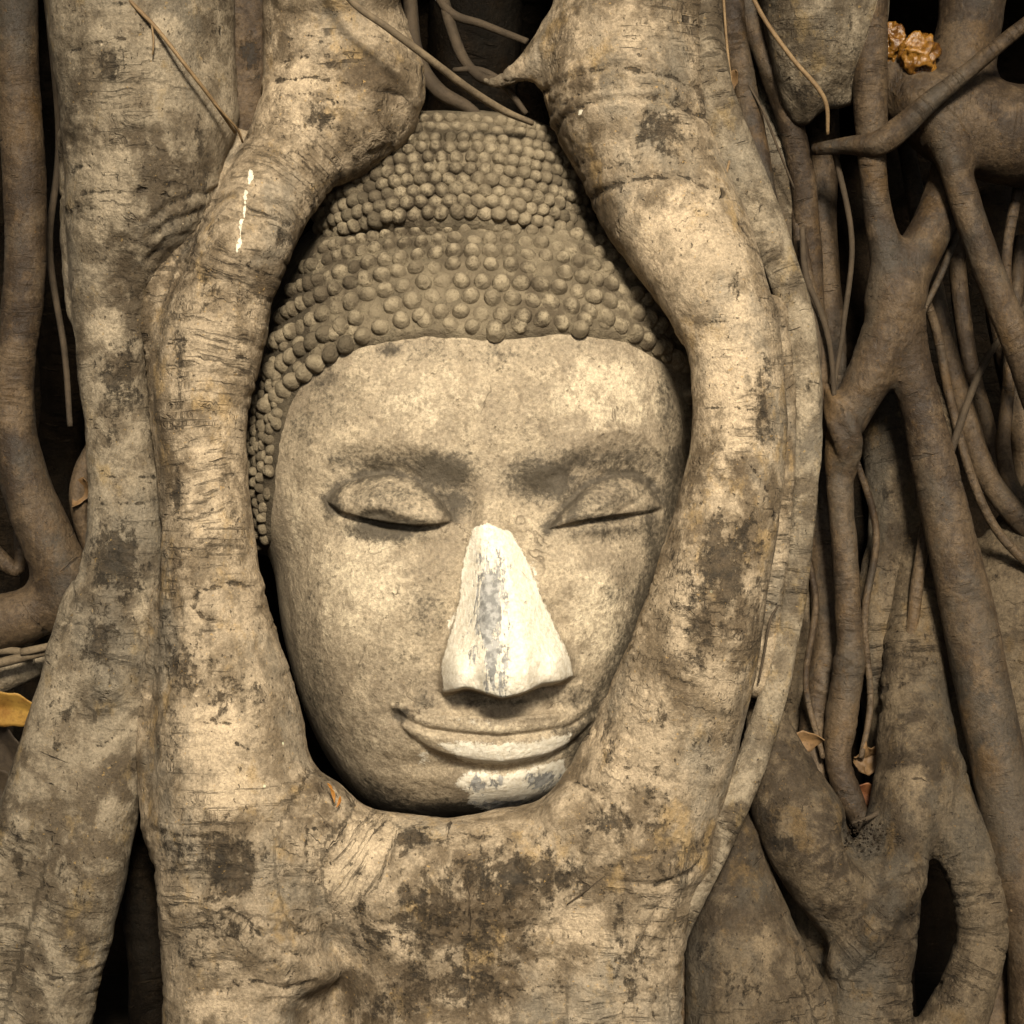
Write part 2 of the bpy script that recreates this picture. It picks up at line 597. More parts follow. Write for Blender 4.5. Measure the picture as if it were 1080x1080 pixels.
def roughen(co, nr, ln, amp=1.0, ring=1.0, seed=0.0):
    """lumps, lengthwise folds and ring wrinkles in the bark, in millimetres along the normal"""
    q = co + seed
    d = 2.6 * fbm(q * 7, 2) + 1.1 * fbm(q * 34, 3)
    rv = np.stack([ln * 55 + 1.2 * perlin(q * 10), co[:, 0] * 5 + seed, co[:, 1] * 5], 1)
    w = perlin(rv)
    zone = sstep(-.15, .35, perlin(q * 5 + 3.1))
    d += ring * zone * (-2.6 * np.exp(-(w / .10) ** 2) + .9 * w)
    g = perlin(np.stack([ln * 3 + seed, co[:, 0] * 30, co[:, 1] * 30], 1))
    d += 1.3 * g
    return co + nr * (d * amp / 1000)[:, None]


def tube(pts, seg=20, step=.005, flat=1.0, rough=1.0, seed=None, ring=.7, groove=.10):
    w = catmull(to_world(pts), 24)
    ll = np.concatenate([[0], np.cumsum(np.linalg.norm(np.diff(w[:, :3], axis=0), axis=1))])
    n = max(6, int(ll[-1] / step))
    t = np.linspace(0, ll[-1], n)
    w = np.stack([np.interp(t, ll, w[:, i]) for i in range(4)], 1)
    T = np.gradient(w[:, :3], axis=0)
    T /= np.linalg.norm(T, axis=1)[:, None]
    seed = random.uniform(0, 50) if seed is None else seed
    u = np.cross(T[0], [0, 1, 0])
    u /= np.linalg.norm(u)
    U = []
    for i in range(n):
        u = u - T[i] * u.dot(T[i])
        u /= np.linalg.norm(u)
        U.append(u)
    U = np.array(U)
    V = np.cross(T, U)
    an = np.linspace(0, 2 * np.pi, seg, endpoint=False)
    ca, sa = np.cos(an), np.sin(an)
    A, Tt = np.meshgrid(an, t)
    key = np.stack([np.cos(A).ravel() * 1.1 + seed, np.sin(A).ravel() * 1.1, Tt.ravel() * 7], 1)
    rr = w[:, 3][:, None] * (1 + groove * 1.6 * perlin(key).reshape(n, seg) + .5 * groove * perlin(key * np.array([3, 3, 3.])).reshape(n, seg))
    nrm = U[:, None, :] * ca[None, :, None] + V[:, None, :] * (sa * flat)[None, :, None]
    co = (w[:, None, :3] + nrm * rr[:, :, None]).reshape(-1, 3)
    nn = nrm.reshape(-1, 3)
    nn = nn / np.linalg.norm(nn, axis=1)[:, None]
    rm = np.repeat(w[:, 3], seg) * 1000
    lnv = Tt.ravel() + seed
    co2 = roughen(co, nn, lnv, 1.0, ring, seed)
    co = co + (co2 - co) * (rough * np.clip(rm / 45, .05, 1))[:, None]
    i = np.arange(n - 1)[:, None] * seg
    j = np.arange(seg)[None, :]
    j2 = (j + 1) % seg
    f = np.stack([i + j, i + seg + j, i + seg + j2, i + j2], -1).reshape(-1, 4)
    co = np.vstack([co, w[0, :3], w[-1, :3]])
    lnv = np.concatenate([lnv, [seed, seed + ll[-1]]])
    a, b = len(co) - 2, len(co) - 1
    jj = np.arange(seg)
    caps = [(a, x, (x + 1) % seg, a) for x in jj]
    f0 = np.stack([np.full(seg, a), jj, (jj + 1) % seg], 1)
    e = (n - 1) * seg
    f1 = np.stack([np.full(seg, b), e + (jj + 1) % seg, e + jj], 1)
    return co, f, f0, f1, lnv


def tube_obj(name, pts, mat, parent=None, stain=(), pale=(), white=(), **kw):
    co, f, f0, f1, ln = tube(pts, **kw)
    faces = [tuple(x) for x in f.tolist()] + [tuple(x) for x in f0.tolist()] + [tuple(x) for x in f1.tolist()]
    px, py = PX(co)
    at = {'len': ln}
    if stain:
        at['stain'] = blobs(px, py, stain)
    if pale:
        at['pale'] = blobs(px, py, pale)
    if white:
        at['white'] = blobs(px, py, white)
    return mesh_obj(name, co, faces, mat, at, parent)


def field_obj(name, chains, mat, parent=None, k=.03, vox=.004, amp=1.0, ring=1.0, seed=0.0, stain=(), pale=(), white=(), carve=(), split=None, crease=()):
    co, f, nr, ln = field_mesh(chains, k, vox, carve=carve)
    co = roughen(co, nr, ln, amp, ring, seed)
    px, py = PX(co)
    co, dirt_shade = grooves(co, nr, px, py, crease)
    at = {'len': ln, 'stain': np.maximum(blobs(px, py, stain), dirt_shade), 'pale': blobs(px, py, pale), 'white': blobs(px, py, white)}
    if split is None:
        return mesh_obj(name, co, f, mat, at, parent)
    cx, cy = px[f].mean(1), py[f].mean(1)
    reg = split(cx, cy)
    out = []
    for r, nm in enumerate(name):
        fr = f[reg == r]
        used, inv = np.unique(fr, return_inverse=True)
        out.append(mesh_obj(nm, co[used], inv.reshape(fr.shape), mat, {a: v[used] for a, v in at.items()}, parent))
    return out


# ------------------------------------------------------------------ the ground and the old trunk behind
def ground():
    n = 90
    g = np.sign(np.linspace(-1, 1, n)) * np.abs(np.linspace(-1, 1, n)) ** 3 * 60
    X, Y = np.meshgrid(g, g)
    co = np.stack([X.ravel(), Y.ravel(), 0 * X.ravel()], 1)
    co[:, 2] = .02 * fbm(co * 1.3, 3) * np.exp(-np.hypot(X.ravel(), Y.ravel()) / 20) - .02
    i = np.arange(n - 1)[:, None] * n + np.arange(n - 1)[None, :]
    f = np.stack([i, i + 1, i + n + 1, i + n], -1).reshape(-1, 4)
    o = mesh_obj('ground', co, f, GROUND)
    o['kind'] = 'structure'


ground()

# the old trunk that all the roots hang from: a broad dark body behind, with an unseen mass added overhead to shade the gaps
co, f, nr, ln = field_mesh([
    dict(p=[(540, 1250, -1400, 560), (540, 700, -1400, 540), (540, 200, -1350, 560), (540, -200, -1100, 640), (540, -700, -950, 720), (540, -1400, -950, 700)]),
    dict(p=[(-150, 1250, -1000, 300), (-150, 500, -1000, 280), (-100, -150, -850, 330), (0, -600, -750, 380)]),
    dict(p=[(1230, 1250, -1000, 300), (1230, 500, -1000, 280), (1180, -150, -850, 330), (1080, -600, -750, 380)]),
    dict(p=[(-100, -330, -290, 240), (540, -350, -290, 260), (1180, -330, -290, 240)]),
], k=.2, vox=.025)
co = roughen(co, nr, ln, 6.0, 1.0, 4.0)
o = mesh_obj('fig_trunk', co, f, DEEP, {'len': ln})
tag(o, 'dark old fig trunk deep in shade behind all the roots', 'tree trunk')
trunk = o


def canopy_blocker():
    """unseen leaf dome added to block sky light; its gap lets a pool of sun onto the head"""
    g = np.random.RandomState(5)
    n = 15000
    el = np.arcsin(g.uniform(math.sin(R(9)), 1, n))
    az = g.uniform(-math.pi, math.pi, n)
    r = g.uniform(5.2, 7.4, n)
    c = np.stack([r * np.cos(el) * np.sin(az), -r * np.cos(el) * np.cos(az), .6 + r * np.sin(el)], 1)
    ax = np.array([math.sin(R(SUN_AZ)) * math.cos(R(SUN_ELEV)), -math.cos(R(SUN_AZ)) * math.cos(R(SUN_ELEV)), math.sin(R(SUN_ELEV))])
    q = c - np.array([-.03, 0, .66])
    off = np.linalg.norm(q - (q @ ax)[:, None] * ax, axis=1)
    keep = ((off > .63 + .13 * perlin(c * 1.5)) | (q @ ax < 0)) & (c[:, 1] < 2.5)
    c = c[keep]
    n = len(c)
    t = g.normal(size=(n, 3))
    t /= np.linalg.norm(t, axis=1)[:, None]
    w = np.cross(t, c / np.linalg.norm(c, axis=1)[:, None])
    w /= np.linalg.norm(w, axis=1)[:, None]
    L = g.uniform(.13, .2, n)[:, None]
    v = np.stack([c - t * L, c + w * L * .42, c + t * L, c - w * L * .42], 1).reshape(-1, 3)
    mesh_obj('canopy_blocker', v, np.arange(4 * n).reshape(-1, 4), LEAF_G, None, trunk, smooth=False)


canopy_blocker()

# ------------------------------------------------------------------ the fig mass that grips the head
fig = empty('strangler_fig', (0, 0, 0))
tag(fig, 'thick pale fig roots wrapped around the stone head and fused below its chin', 'tree')

left_arm = [(352, -330, -90, 95), (352, -60, -50, 78), (350, 0, -70, 72), (358, 60, -76, 80), (362, 98, -76, 85), (318, 152, -52, 55), (288, 200, -34, 49), (264, 250, -8, 49), (242, 300, -8, 50),
            (226, 350, -8, 54), (216, 400, -8, 53), (213, 450, -6, 49), (216, 500, -5, 47), (219, 550, -3, 48), (221, 600, 0, 52), (226, 650, 0, 58), (233, 700, 0, 66), (240, 760, 0, 76),
            (244, 820, 0, 82), (248, 900, -5, 86), (254, 1000, -10, 84), (258, 1100, -10, 86), (258, 1200, -10, 95)]
right_arm = [(655, -330, -70, 100), (664, -60, -70, 82), (664, 0, -70, 80), (660, 60, -70, 85), (662, 100, -68, 87), (678, 150, -60, 77), (698, 200, -44, 73), (726, 252, -22, 67), (752, 305, 8, 58),
             (772, 355, 14, 51), (779, 410, 18, 48), (781, 455, 22, 49), (776, 500, 25, 52), (766, 550, 26, 56), (754, 600, 26, 60), (742, 650, 24, 64), (729, 700, 18, 68), (712, 750, 10, 73),
             (694, 800, 0, 79), (676, 850, -8, 82), (655, 910, -12, 78), (645, 1000, -15, 72), (640, 1100, -15, 74), (640, 1200, -15, 85)]
mass = [
    dict(p=left_arm, k=.03),
    dict(p=right_arm, k=.03),
    dict(p=[(604, 50, -75, 36), (570, 62, -76, 20), (545, 76, -80, 12), (524, 87, -88, 7), (508, 83, -104, 4)], k=.03),
    # ridge under the chin and the broad base
    dict(p=[(250, 865, 5, 70), (322, 878, 5, 54), (400, 928, 12, 50), (470, 932, 10, 55), (540, 922, 8, 55), (600, 895, 5, 53), (660, 855, 0, 60)], k=.035),
    dict(p=[(332, 862, 25, 36), (308, 888, 20, 50), (300, 930, 5, 60)], k=.03),
    dict(p=[(420, 930, -25, 70), (440, 1000, -30, 80), (455, 1100, -35, 88), (455, 1200, -35, 95)], k=.05),
    dict(p=[(540, 930, -25, 70), (545, 1000, -28, 80), (550, 1100, -30, 84), (550, 1200, -30, 95)], k=.05),
    # side folds
    dict(p=[(178, 270, -45, 26), (172, 330, -32, 26), (178, 400, -25, 22), (182, 470, -22, 18), (180, 540, -22, 12)], k=.018),
    dict(p=[(236, 150, -88, 30), (222, 190, -72, 36), (202, 235, -58, 38), (185, 295, -50, 32)], k=.025),
    dict(p=[(172, 640, -20, 18), (170, 720, -18, 22), (168, 800, -15, 24), (176, 880, -15, 24)], k=.02),
    dict(p=[(812, 330, -22, 18), (824, 400, -24, 15), (825, 470, -22, 16), (820, 550, -20, 14), (812, 640, -22, 14), (798, 720, -22, 16)], k=.015),
    dict(p=[(700, 930, 10, 32), (690, 1000, 5, 32), (686, 1100, 0, 30), (684, 1200, 0, 34)], k=.02),
    dict(p=[(600, 860, 40, 24), (650, 890, 45, 22), (700, 905, 38, 24), (735, 905, 10, 20)], k=.025),
    dict(p=[(196, 950, 40, 16), (240, 966, 60, 20), (290, 1000, 52, 22), (330, 1030, 35, 24)], k=.03),
]
stains = [(470, 1000, 170, 110, .42), (230, 960, 90, 110, .38), (660, 900, 90, 60, .35), (745, 660, 75, 120, .48), (690, 790, 70, 70, .4), (790, 300, 20, 60, .3), (700, 140, 40, 32, .8), (765, 590, 38, 60, .9), (735, 640, 45, 40, .55), (640, 870, 45, 28, .7), (545, 925, 100, 40, .85), (450, 950, 60, 45, .8), (250, 915, 55, 38, .95),
          (520, 990, 60, 40, .75), (480, 1040, 90, 30, .75), (670, 1000, 22, 60, .7), (805, 410, 9, 50, .7), (200, 700, 28, 30, .8), (180, 800, 22, 50, .7), (260, 730, 45, 25, .5), (285, 770, 30, 20, .4),
          (340, 130, 32, 26, .7), (190, 380, 8, 30, .6), (186, 520, 6, 40, .6), (225, 300, 25, 30, .5), (440, 885, 40, 14, .75), (700, 830, 60, 30, .5), (780, 760, 25, 40, .4), (655, 960, 14, 34, .7),
          (300, 250, 16, 22, .5), (205, 240, 35, 60, .55), (700, 100, 40, 10, .4), (195, 1000, 25, 60, .6), (190, 900, 25, 25, .7), (400, 1060, 60, 25, .6), (590, 1040, 40, 20, .4)]
pales = [(715, 230, 45, 50, .5), (765, 400, 40, 90, .55), (305, 95, 60, 40, .45), (225, 770, 32, 45, .75), (240, 835, 30, 25, .7), (390, 890, 45, 40, .5), (680, 250, 30, 50, .45), (640, 40, 60, 60, .3),
         (440, 120, 30, 25, .4), (230, 480, 30, 120, .3), (420, 990, 20, 25, .6), (360, 930, 30, 60, .5), (640, 780, 40, 40, .3), (610, 980, 50, 30, .4), (245, 1060, 60, 20, .4)]
whites = [(264 - 15 * t + 1.2 * math.sin(t * 17), 182 + 88 * t, 2.6 + 1.3 * math.sin(t * 23 + 1), 5.5, .86 + .12 * math.sin(t * 31)) for t in [k / 17 for k in range(18)]] + [(612, 118, 4, 5, .8), (598, 128, 3, 3, .6)]
hollows = [(345, 1075, 45, 26, .03), (551, 912, 62, 7, .006), (633, 895, 80, 5, .005), (172, 960, 55, 6, .006), (250, 870, 90, 5, .005)]


creases = [
    ([(292, 66), (340, 58), (395, 60), (446, 78)], 3, 2.5), ([(284, 86), (330, 80), (380, 92), (436, 104)], 3, 2.2), ([(300, 42), (345, 34), (390, 36), (432, 52)], 2.6, 1.8), ([(290, 104), (330, 98), (372, 112)], 2.6, 1.6),
    ([(246, 272), (262, 281), (282, 290)], 2.4, 2), ([(272, 617), (226, 616), (206, 628), (206, 642), (218, 654), (232, 656)], 3.2, 4), ([(234, 666), (262, 662), (284, 664)], 2.8, 2.4), ([(206, 763), (224, 759), (246, 764)], 3.5, 4), ([(196, 788), (240, 782), (264, 790)], 2.4, 1.6),
    ([(158, 876), (196, 881), (242, 883)], 3, 3), ([(180, 600), (196, 585), (214, 570)], 2.4, 1.6), ([(186, 690), (192, 660), (190, 630)], 2.6, 1.6),
    ([(560, 118), (572, 98), (604, 80), (650, 70), (700, 78), (742, 96)], 3.4, 4), ([(584, 146), (592, 124), (622, 108), (662, 104), (706, 108), (746, 124)], 3.2, 3.6), ([(576, 132), (588, 112), (620, 96), (660, 92)], 2.6, 2.2),
    ([(622, 212), (642, 196), (676, 187), (716, 186), (752, 198)], 3.4, 3.4), ([(606, 178), (622, 168), (646, 162)], 2.5, 2), ([(612, 192), (632, 180), (660, 172)], 2.4, 1.8), ([(735, 412), (770, 409), (812, 414)], 2.2, 1.4), ([(738, 430), (772, 428), (815, 436)], 2.2, 1.2), ([(728, 350), (752, 340), (792, 335)], 2.2, 1.2),
    ([(780, 480), (800, 500), (812, 520)], 2.6, 2), ([(604, 822), (630, 836), (652, 856), (664, 874)], 3.4, 4.5), ([(655, 930), (690, 936), (724, 922), (740, 908)], 3.2, 3.4), ([(640, 850), (680, 870), (720, 868)], 2.6, 2), ([(650, 918), (662, 905), (690, 900), (722, 884)], 2.6, 2.6),
    ([(228, 948), (262, 972), (292, 1002), (332, 1012)], 4, 5), ([(228, 1046), (262, 1034), (300, 1042), (336, 1038)], 3, 3.4), ([(280, 985), (310, 980), (330, 990)], 3.4, 4), ([(668, 1010), (680, 985), (700, 950)], 3.6, 3.4), ([(690, 1080), (694, 1020), (708, 968)], 3, 2.6),
    ([(420, 905), (440, 885), (480, 878), (520, 884)], 3, 2.8), ([(400, 960), (430, 940), (470, 948)], 3.2, 3), ([(530, 1050), (580, 1040), (620, 1046)], 3, 2.6), ([(470, 990), (500, 965), (540, 960)], 3, 2.6), ([(430, 1040), (450, 1010), (442, 980)], 3, 2.8), ([(600, 950), (625, 940), (650, 945)], 3, 2.6), ([(330, 870), (352, 890), (350, 920)], 3, 2.6), ([(310, 860), (326, 880), (322, 910)], 2.6, 2)]


def mass_split(cx, cy):
    reg = np.full(len(cx), 2)
    reg[(cx < 470) & (cy < 880 - (cx - 160) * .05)] = 0
    reg[(cx >= 480) & (cy < 850 - (cx - 600) * .25) & ((cy < 500) | (cx > 575))] = 1
    return reg


field_obj(['root', 'root', 'root_base'], mass, PALE, fig, k=.03, vox=.0034, amp=1.0, ring=1.1, seed=0.0, stain=stains, pale=pales, white=whites, carve=hollows, split=mass_split, crease=creases)

# ------------------------------------------------------------------ left side roots
GR = 'fig roots around the stone head'
outer = [dict(p=[(150, -330, -60, 90), (142, -40, -45, 92), (142, 20, -40, 92), (150, 90, -38, 88), (152, 150, -38, 86), (145, 210, -42, 76), (128, 270, -45, 54), (120, 330, -45, 43), (122, 400, -45, 40), (128, 460, -45, 39),
                 (132, 520, -42, 40), (131, 580, -40, 43), (124, 640, -38, 48), (112, 700, -36, 54)]),
         dict(p=[(105, 650, -42, 42), (80, 740, -40, 42), (46, 840, -38, 42), (14, 940, -38, 46), (-14, 1040, -38, 52), (-40, 1200, -38, 60)]),
         dict(p=[(138, 640, -48, 36), (128, 740, -42, 38), (110, 830, -38, 42), (88, 920, -34, 45), (64, 1010, -34, 48), (40, 1100, -34, 54), (20, 1200, -34, 60)]),
         dict(p=[(205, -40, -55, 40), (210, 60, -50, 36), (222, 120, -48, 28)], k=.03),
         dict(p=[(82, 150, -70, 22), (80, 240, -70, 18), (86, 330, -65, 14)], k=.02)]
outer_creases = [([(64, 14), (96, 6), (136, 3)], 3, 2.5), ([(72, 34), (84, 24), (104, 10), (134, 4)], 2.6, 2), ([(70, 54), (104, 44), (142, 38)], 3, 2.5), ([(72, 130), (80, 136), (92, 138)], 2.6, 2.4), ([(76, 176), (92, 175), (104, 180)], 2.8, 2.4), ([(84, 203), (110, 204), (128, 202)], 2.6, 2.2), ([(80, 218), (94, 220), (104, 224)], 3, 3),
                 ([(76, 318), (92, 324), (150, 332)], 2.6, 2), ([(94, 530), (130, 532), (168, 528)], 2.4, 1.6), ([(92, 500), (130, 504), (166, 502)], 2.2, 1.4), ([(160, 230), (178, 216), (206, 206), (234, 200)], 3, 3), ([(160, 250), (180, 232), (215, 222)], 3, 3), ([(156, 275), (172, 255), (200, 245)], 2.8, 2.6), ([(168, 300), (186, 275), (206, 262)], 2.6, 2.2), ([(100, 790), (130, 770), (160, 740)], 3, 3), ([(50, 960), (44, 920), (60, 870)], 3, 3), ([(185, 145), (190, 165), (196, 178)], 2.6, 2)]
o = field_obj('buttress_root', outer, GREY, crease=outer_creases, k=.022, vox=.004, amp=1.1, ring=1.0, seed=2.0,
              stain=[(112, 72, 14, 22, .95), (128, 400, 26, 45, .9), (120, 460, 18, 25, .6), (128, 585, 32, 42, .95), (105, 680, 22, 35, .8), (72, 750, 18, 22, .95), (200, 190, 40, 45, .5), (110, 265, 10, 14, .6),
                     (78, 108, 5, 6, .9), (140, 305, 8, 16, .6), (70, 940, 25, 50, .5), (150, 700, 12, 30, .6), (20, 910, 10, 25, .6), (80, 320, 8, 6, .7)],
              pale=[(110, 190, 40, 60, .45), (180, 40, 50, 50, .3), (110, 340, 20, 40, .4), (60, 720, 12, 40, .4), (150, 640, 12, 40, .4)])
tag(o, 'broad grey root left of the head, dark blotches, splitting in two near the ground', 'root', GR)

o = tube_obj('aerial_root', [(258, -250, -120, 46), (256, -20, -100, 42), (258, 60, -92, 36), (252, 120, -88, 28), (242, 180, -95, 22)], BROWN, seg=30, stain=[(262, 60, 30, 60, .5)])
tag(o, 'dark speckled root wedged high between the two pale trunks on the left', 'root', GR)

o = field_obj('forked_root', [
    dict(p=[(10, -250, -60, 28), (16, 0, -75, 24), (20, 100, -80, 23), (26, 200, -85, 23), (25, 300, -85, 22), (14, 390, -85, 23), (14, 450, -85, 25), (28, 515, -88, 27), (50, 570, -92, 29), (72, 620, -100, 28), (92, 670, -115, 26), (110, 720, -140, 28), (120, 900, -180, 32)]),
    dict(p=[(70, 610, -110, 26), (40, 642, -108, 28), (5, 655, -105, 29), (-60, 665, -105, 30), (-140, 720, -110, 32)])], BROWN, k=.02, vox=.003, amp=.5, ring=.4, seed=5.0, pale=[(15, 450, 25, 60, .2)])
tag(o, 'smooth brown root along the left edge that bends right and forks low', 'root', GR)
o = tube_obj('aerial_root', [(-60, 745, -130, 15), (0, 718, -125, 14), (40, 700, -125, 13), (85, 675, -140, 12)], GREY, seg=16, rough=.6)
tag(o, 'short grey root lying sideways above the yellow leaf on the left', 'root', GR)
o = tube_obj('aerial_root', [(70, -250, -480, 32), (66, 100, -460, 30), (64, 300, -430, 30), (68, 380, -420, 28), (66, 430, -430, 26), (55, 560, -460, 30), (45, 800, -460, 30), (45, 1200, -460, 34)], DEEP, seg=18)
tag(o, 'shaded root hidden in the dark gap at the left, between two brighter roots', 'root', GR)
o = tube_obj('aerial_root', [(105, 460, -120, 9), (88, 500, -115, 11), (84, 530, -115, 10), (92, 570, -125, 8), (110, 610, -140, 8)], BROWN, seg=14)
tag(o, 'small knobbly root peeping out left of the broad grey root', 'root', GR)
o = tube_obj('aerial_root', [(-30, 560, -180, 12), (0, 590, -175, 10), (20, 600, -170, 7), (20, 560, -180, 6)], BROWN, seg=12)
tag(o, 'thin brown root hooking up behind the fork at the left edge', 'root', GR)
o = tube_obj('aerial_root', [(155, 830, -150, 26), (150, 930, -140, 26), (160, 1020, -150, 26), (165, 1120, -130, 30), (165, 1200, -120, 34)], DEEP, seg=20)
tag(o, 'low dim root in the slot between the broad grey root and the base', 'root', GR)
o = tube_obj('aerial_root', [(330, 1000, -130, 30), (352, 1060, -110, 28), (380, 1130, -100, 30), (390, 1200, -100, 34)], BROWN, seg=20)
tag(o, 'small brown root filling the notch at the bottom of the fused base', 'root', GR)

# ------------------------------------------------------------------ right side roots
o = tube_obj('aerial_root', [(745, -250, -60, 18), (744, 0, -50, 20), (752, 90, -35, 22), (775, 160, -34, 22), (803, 225, -34, 20), (827, 290, -30, 17), (845, 350, -30, 16), (851, 420, -30, 17), (849, 500, -30, 16), (840, 590, -26, 16), (829, 670, -22, 15),
                             (813, 740, -12, 16), (791, 810, 0, 17), (763, 875, 12, 17), (732, 940, 12, 15), (708, 1010, -6, 12), (700, 1100, -10, 12), (698, 1200, -10, 12)], GREY, seg=26, flat=.8,
             pale=[(845, 420, 20, 80, .35), (800, 230, 30, 50, .3)])
tag(o, 'long tan root hugging the outer edge of the thick root right of the head', 'root', GR)
o = tube_obj('aerial_root', [(842, 330, -48, 7), (856, 380, -42, 8), (859, 440, -40, 8), (853, 520, -42, 7), (840, 610, -44, 7), (828, 700, -42, 6)], GREY, seg=14)
tag(o, 'slim root strand pressed along the long tan root, right of it', 'root', GR)
o = tube_obj('aerial_root', [(770, -250, -110, 16), (772, 0, -95, 14), (782, 80, -85, 13), (796, 150, -78, 14), (806, 200, -72, 13), (822, 260, -70, 10), (838, 320, -66, 8)], BROWN, seg=18)
tag(o, 'narrow brown root hanging behind the dry straw at the top', 'root', GR)
o = tube_obj('aerial_root', [(775, -250, -150, 15), (790, 0, -130, 15), (808, 60, -112, 16), (830, 120, -104, 15), (845, 180, -104, 14), (852, 240, -108, 13), (858, 320, -120, 11), (862, 400, -130, 9), (872, 460, -130, 8)], BROWN, seg=18)
tag(o, 'curved brown root sweeping down beside the hanging lobe at top', 'root', GR)
o = tube_obj('aerial_root', [(815, -200, -170, 26), (818, 60, -150, 26), (822, 160, -135, 26), (824, 240, -130, 25), (836, 330, -132, 20), (858, 420, -140, 16)], GREY, seg=22, ring=1.5)
tag(o, 'finely ringed pale root recessed behind two narrow brown ones', 'root', GR)
o = tube_obj('aerial_root', [(836, 190, -125, 5), (846, 270, -95, 8), (852, 310, -85, 10), (864, 350, -80, 10), (866, 400, -86, 9), (858, 440, -95, 8)], BROWN, seg=14)
tag(o, 'short twisted root end in the tangle right of the long tan root', 'root', GR)
o = tube_obj('aerial_root', [(862, -150, -220, 18), (868, 120, -190, 17), (866, 220, -180, 16), (872, 300, -175, 15), (880, 370, -170, 13), (880, 470, -165, 12)], BROWN, seg=18)
tag(o, 'straight dim root just left of the trunk with two prongs', 'root', GR)
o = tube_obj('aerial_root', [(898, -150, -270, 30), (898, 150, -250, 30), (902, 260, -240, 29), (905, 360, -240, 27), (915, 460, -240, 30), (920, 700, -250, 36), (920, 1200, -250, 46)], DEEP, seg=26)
tag(o, 'wide shadowed root behind the forked prongs', 'root', GR)

o = field_obj('hanging_root', [
    dict(p=[(862, -250, -110, 66), (862, -40, -90, 62), (862, 10, -85, 58), (858, 50, -82, 46), (850, 90, -84, 28), (846, 118, -88, 14)]),
    dict(p=[(905, -150, -92, 34), (900, 0, -88, 34), (895, 50, -88, 30), (888, 95, -92, 18)])], GREY, k=.03, vox=.0035, amp=.9, ring=.9, seed=9.0, stain=[(850, 100, 25, 20, .7), (900, 60, 10, 50, .5)])
tag(o, 'thick grey lobe of root hanging at the top and ending in a blunt tip', 'root', GR)

web = [
    # the vertical prong, the fork and the two legs
    dict(p=[(916, -250, -70, 22), (916, 0, -68, 20), (917, 60, -66, 19), (919, 120, -66, 18), (920, 170, -68, 15), (925, 220, -72, 15), (935, 265, -76, 19), (944, 305, -80, 26)]),
    dict(p=[(1030, 110, -140, 22), (1006, 180, -120, 24), (985, 235, -100, 23), (962, 280, -86, 25), (944, 320, -80, 28)]),
    dict(p=[(944, 305, -80, 27), (935, 350, -80, 28), (918, 395, -82, 25), (900, 430, -86, 22), (887, 470, -90, 17), (886, 520, -92, 14), (891, 580, -94, 14), (894, 640, -94, 14), (896, 700, -94, 14), (890, 760, -92, 14), (884, 800, -88, 14), (896, 840, -84, 14), (912, 872, -84, 10)]),
    dict(p=[(946, 320, -86, 28), (958, 380, -88, 24), (974, 440, -88, 22), (990, 510, -84, 25), (1008, 590, -78, 28), (1026, 670, -74, 29), (1042, 750, -70, 29), (1058, 830, -66, 29), (1074, 910, -62, 30), (1095, 1010, -60, 34), (1110, 1200, -60, 44)]),
    dict(p=[(872, 408, -84, 5), (884, 428, -70, 9), (898, 452, -66, 10), (902, 474, -74, 8), (896, 500, -88, 5)], k=.006),
    dict(p=[(872, 424, -84, 5), (880, 446, -72, 9), (888, 468, -70, 9), (892, 492, -80, 6)], k=.006),
    dict(p=[(895, 700, -94, 14), (885, 740, -100, 12), (878, 780, -104, 10)]),
]
o = field_obj('forked_root', web, BROWN, k=.013, vox=.0032, amp=.55, ring=.5, seed=12.0, pale=[(1040, 720, 25, 90, .2)], stain=[(890, 440, 12, 30, .5)])
tag(o, 'brown forked root with a Y at top and two long legs, right of the head', 'root', GR)
o = tube_obj('aerial_root', [(858, 158, -90, 6), (890, 154, -72, 9), (925, 152, -48, 13), (950, 135, -42, 13), (980, 108, -38, 11), (1020, 76, -34, 9), (1060, 42, -30, 8), (1100, 10, -28, 7), (1180, -60, -30, 7)], BROWN, seg=16, rough=.6)
tag(o, 'thin straight root slanting across in front to the top right corner', 'root', GR)
o = field_obj('branched_root', [
    dict(p=[(930, 60, -130, 32), (965, 100, -110, 38), (1000, 125, -105, 48), (1045, 138, -105, 52), (1100, 145, -110, 54), (1200, 160, -130, 56)]),
    dict(p=[(1030, -250, -150, 42), (1026, -20, -130, 36), (1020, 40, -120, 34), (1010, 100, -110, 36)]),
    dict(p=[(975, 105, -85, 20), (994, 135, -72, 19), (1006, 175, -66, 17), (1022, 225, -62, 17), (1042, 285, -60, 17), (1066, 345, -58, 17), (1095, 420, -56, 18), (1150, 560, -60, 20)])],
    BROWN, k=.025, vox=.0036, amp=.8, ring=.8, seed=15.0, stain=[(1000, 150, 30, 20, .4)], pale=[(1050, 110, 40, 30, .25)])
tag(o, 'thick brown cross root at the top right with a long leg slanting down', 'root', GR)
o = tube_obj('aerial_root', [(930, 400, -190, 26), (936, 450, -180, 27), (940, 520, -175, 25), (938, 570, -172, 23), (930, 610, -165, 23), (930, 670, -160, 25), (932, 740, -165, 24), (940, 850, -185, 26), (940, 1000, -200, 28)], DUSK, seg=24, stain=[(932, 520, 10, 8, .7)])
tag(o, 'spotted pale root seen inside the loop below the Y', 'root', GR)
o = tube_obj('aerial_root', [(985, 500, -130, 6), (976, 560, -118, 7), (967, 620, -112, 7), (960, 680, -110, 7), (950, 735, -118, 8), (938, 775, -150, 8)], BROWN, seg=14)
tag(o, 'slender rootlet dropping just left of the long right leg', 'root', GR)
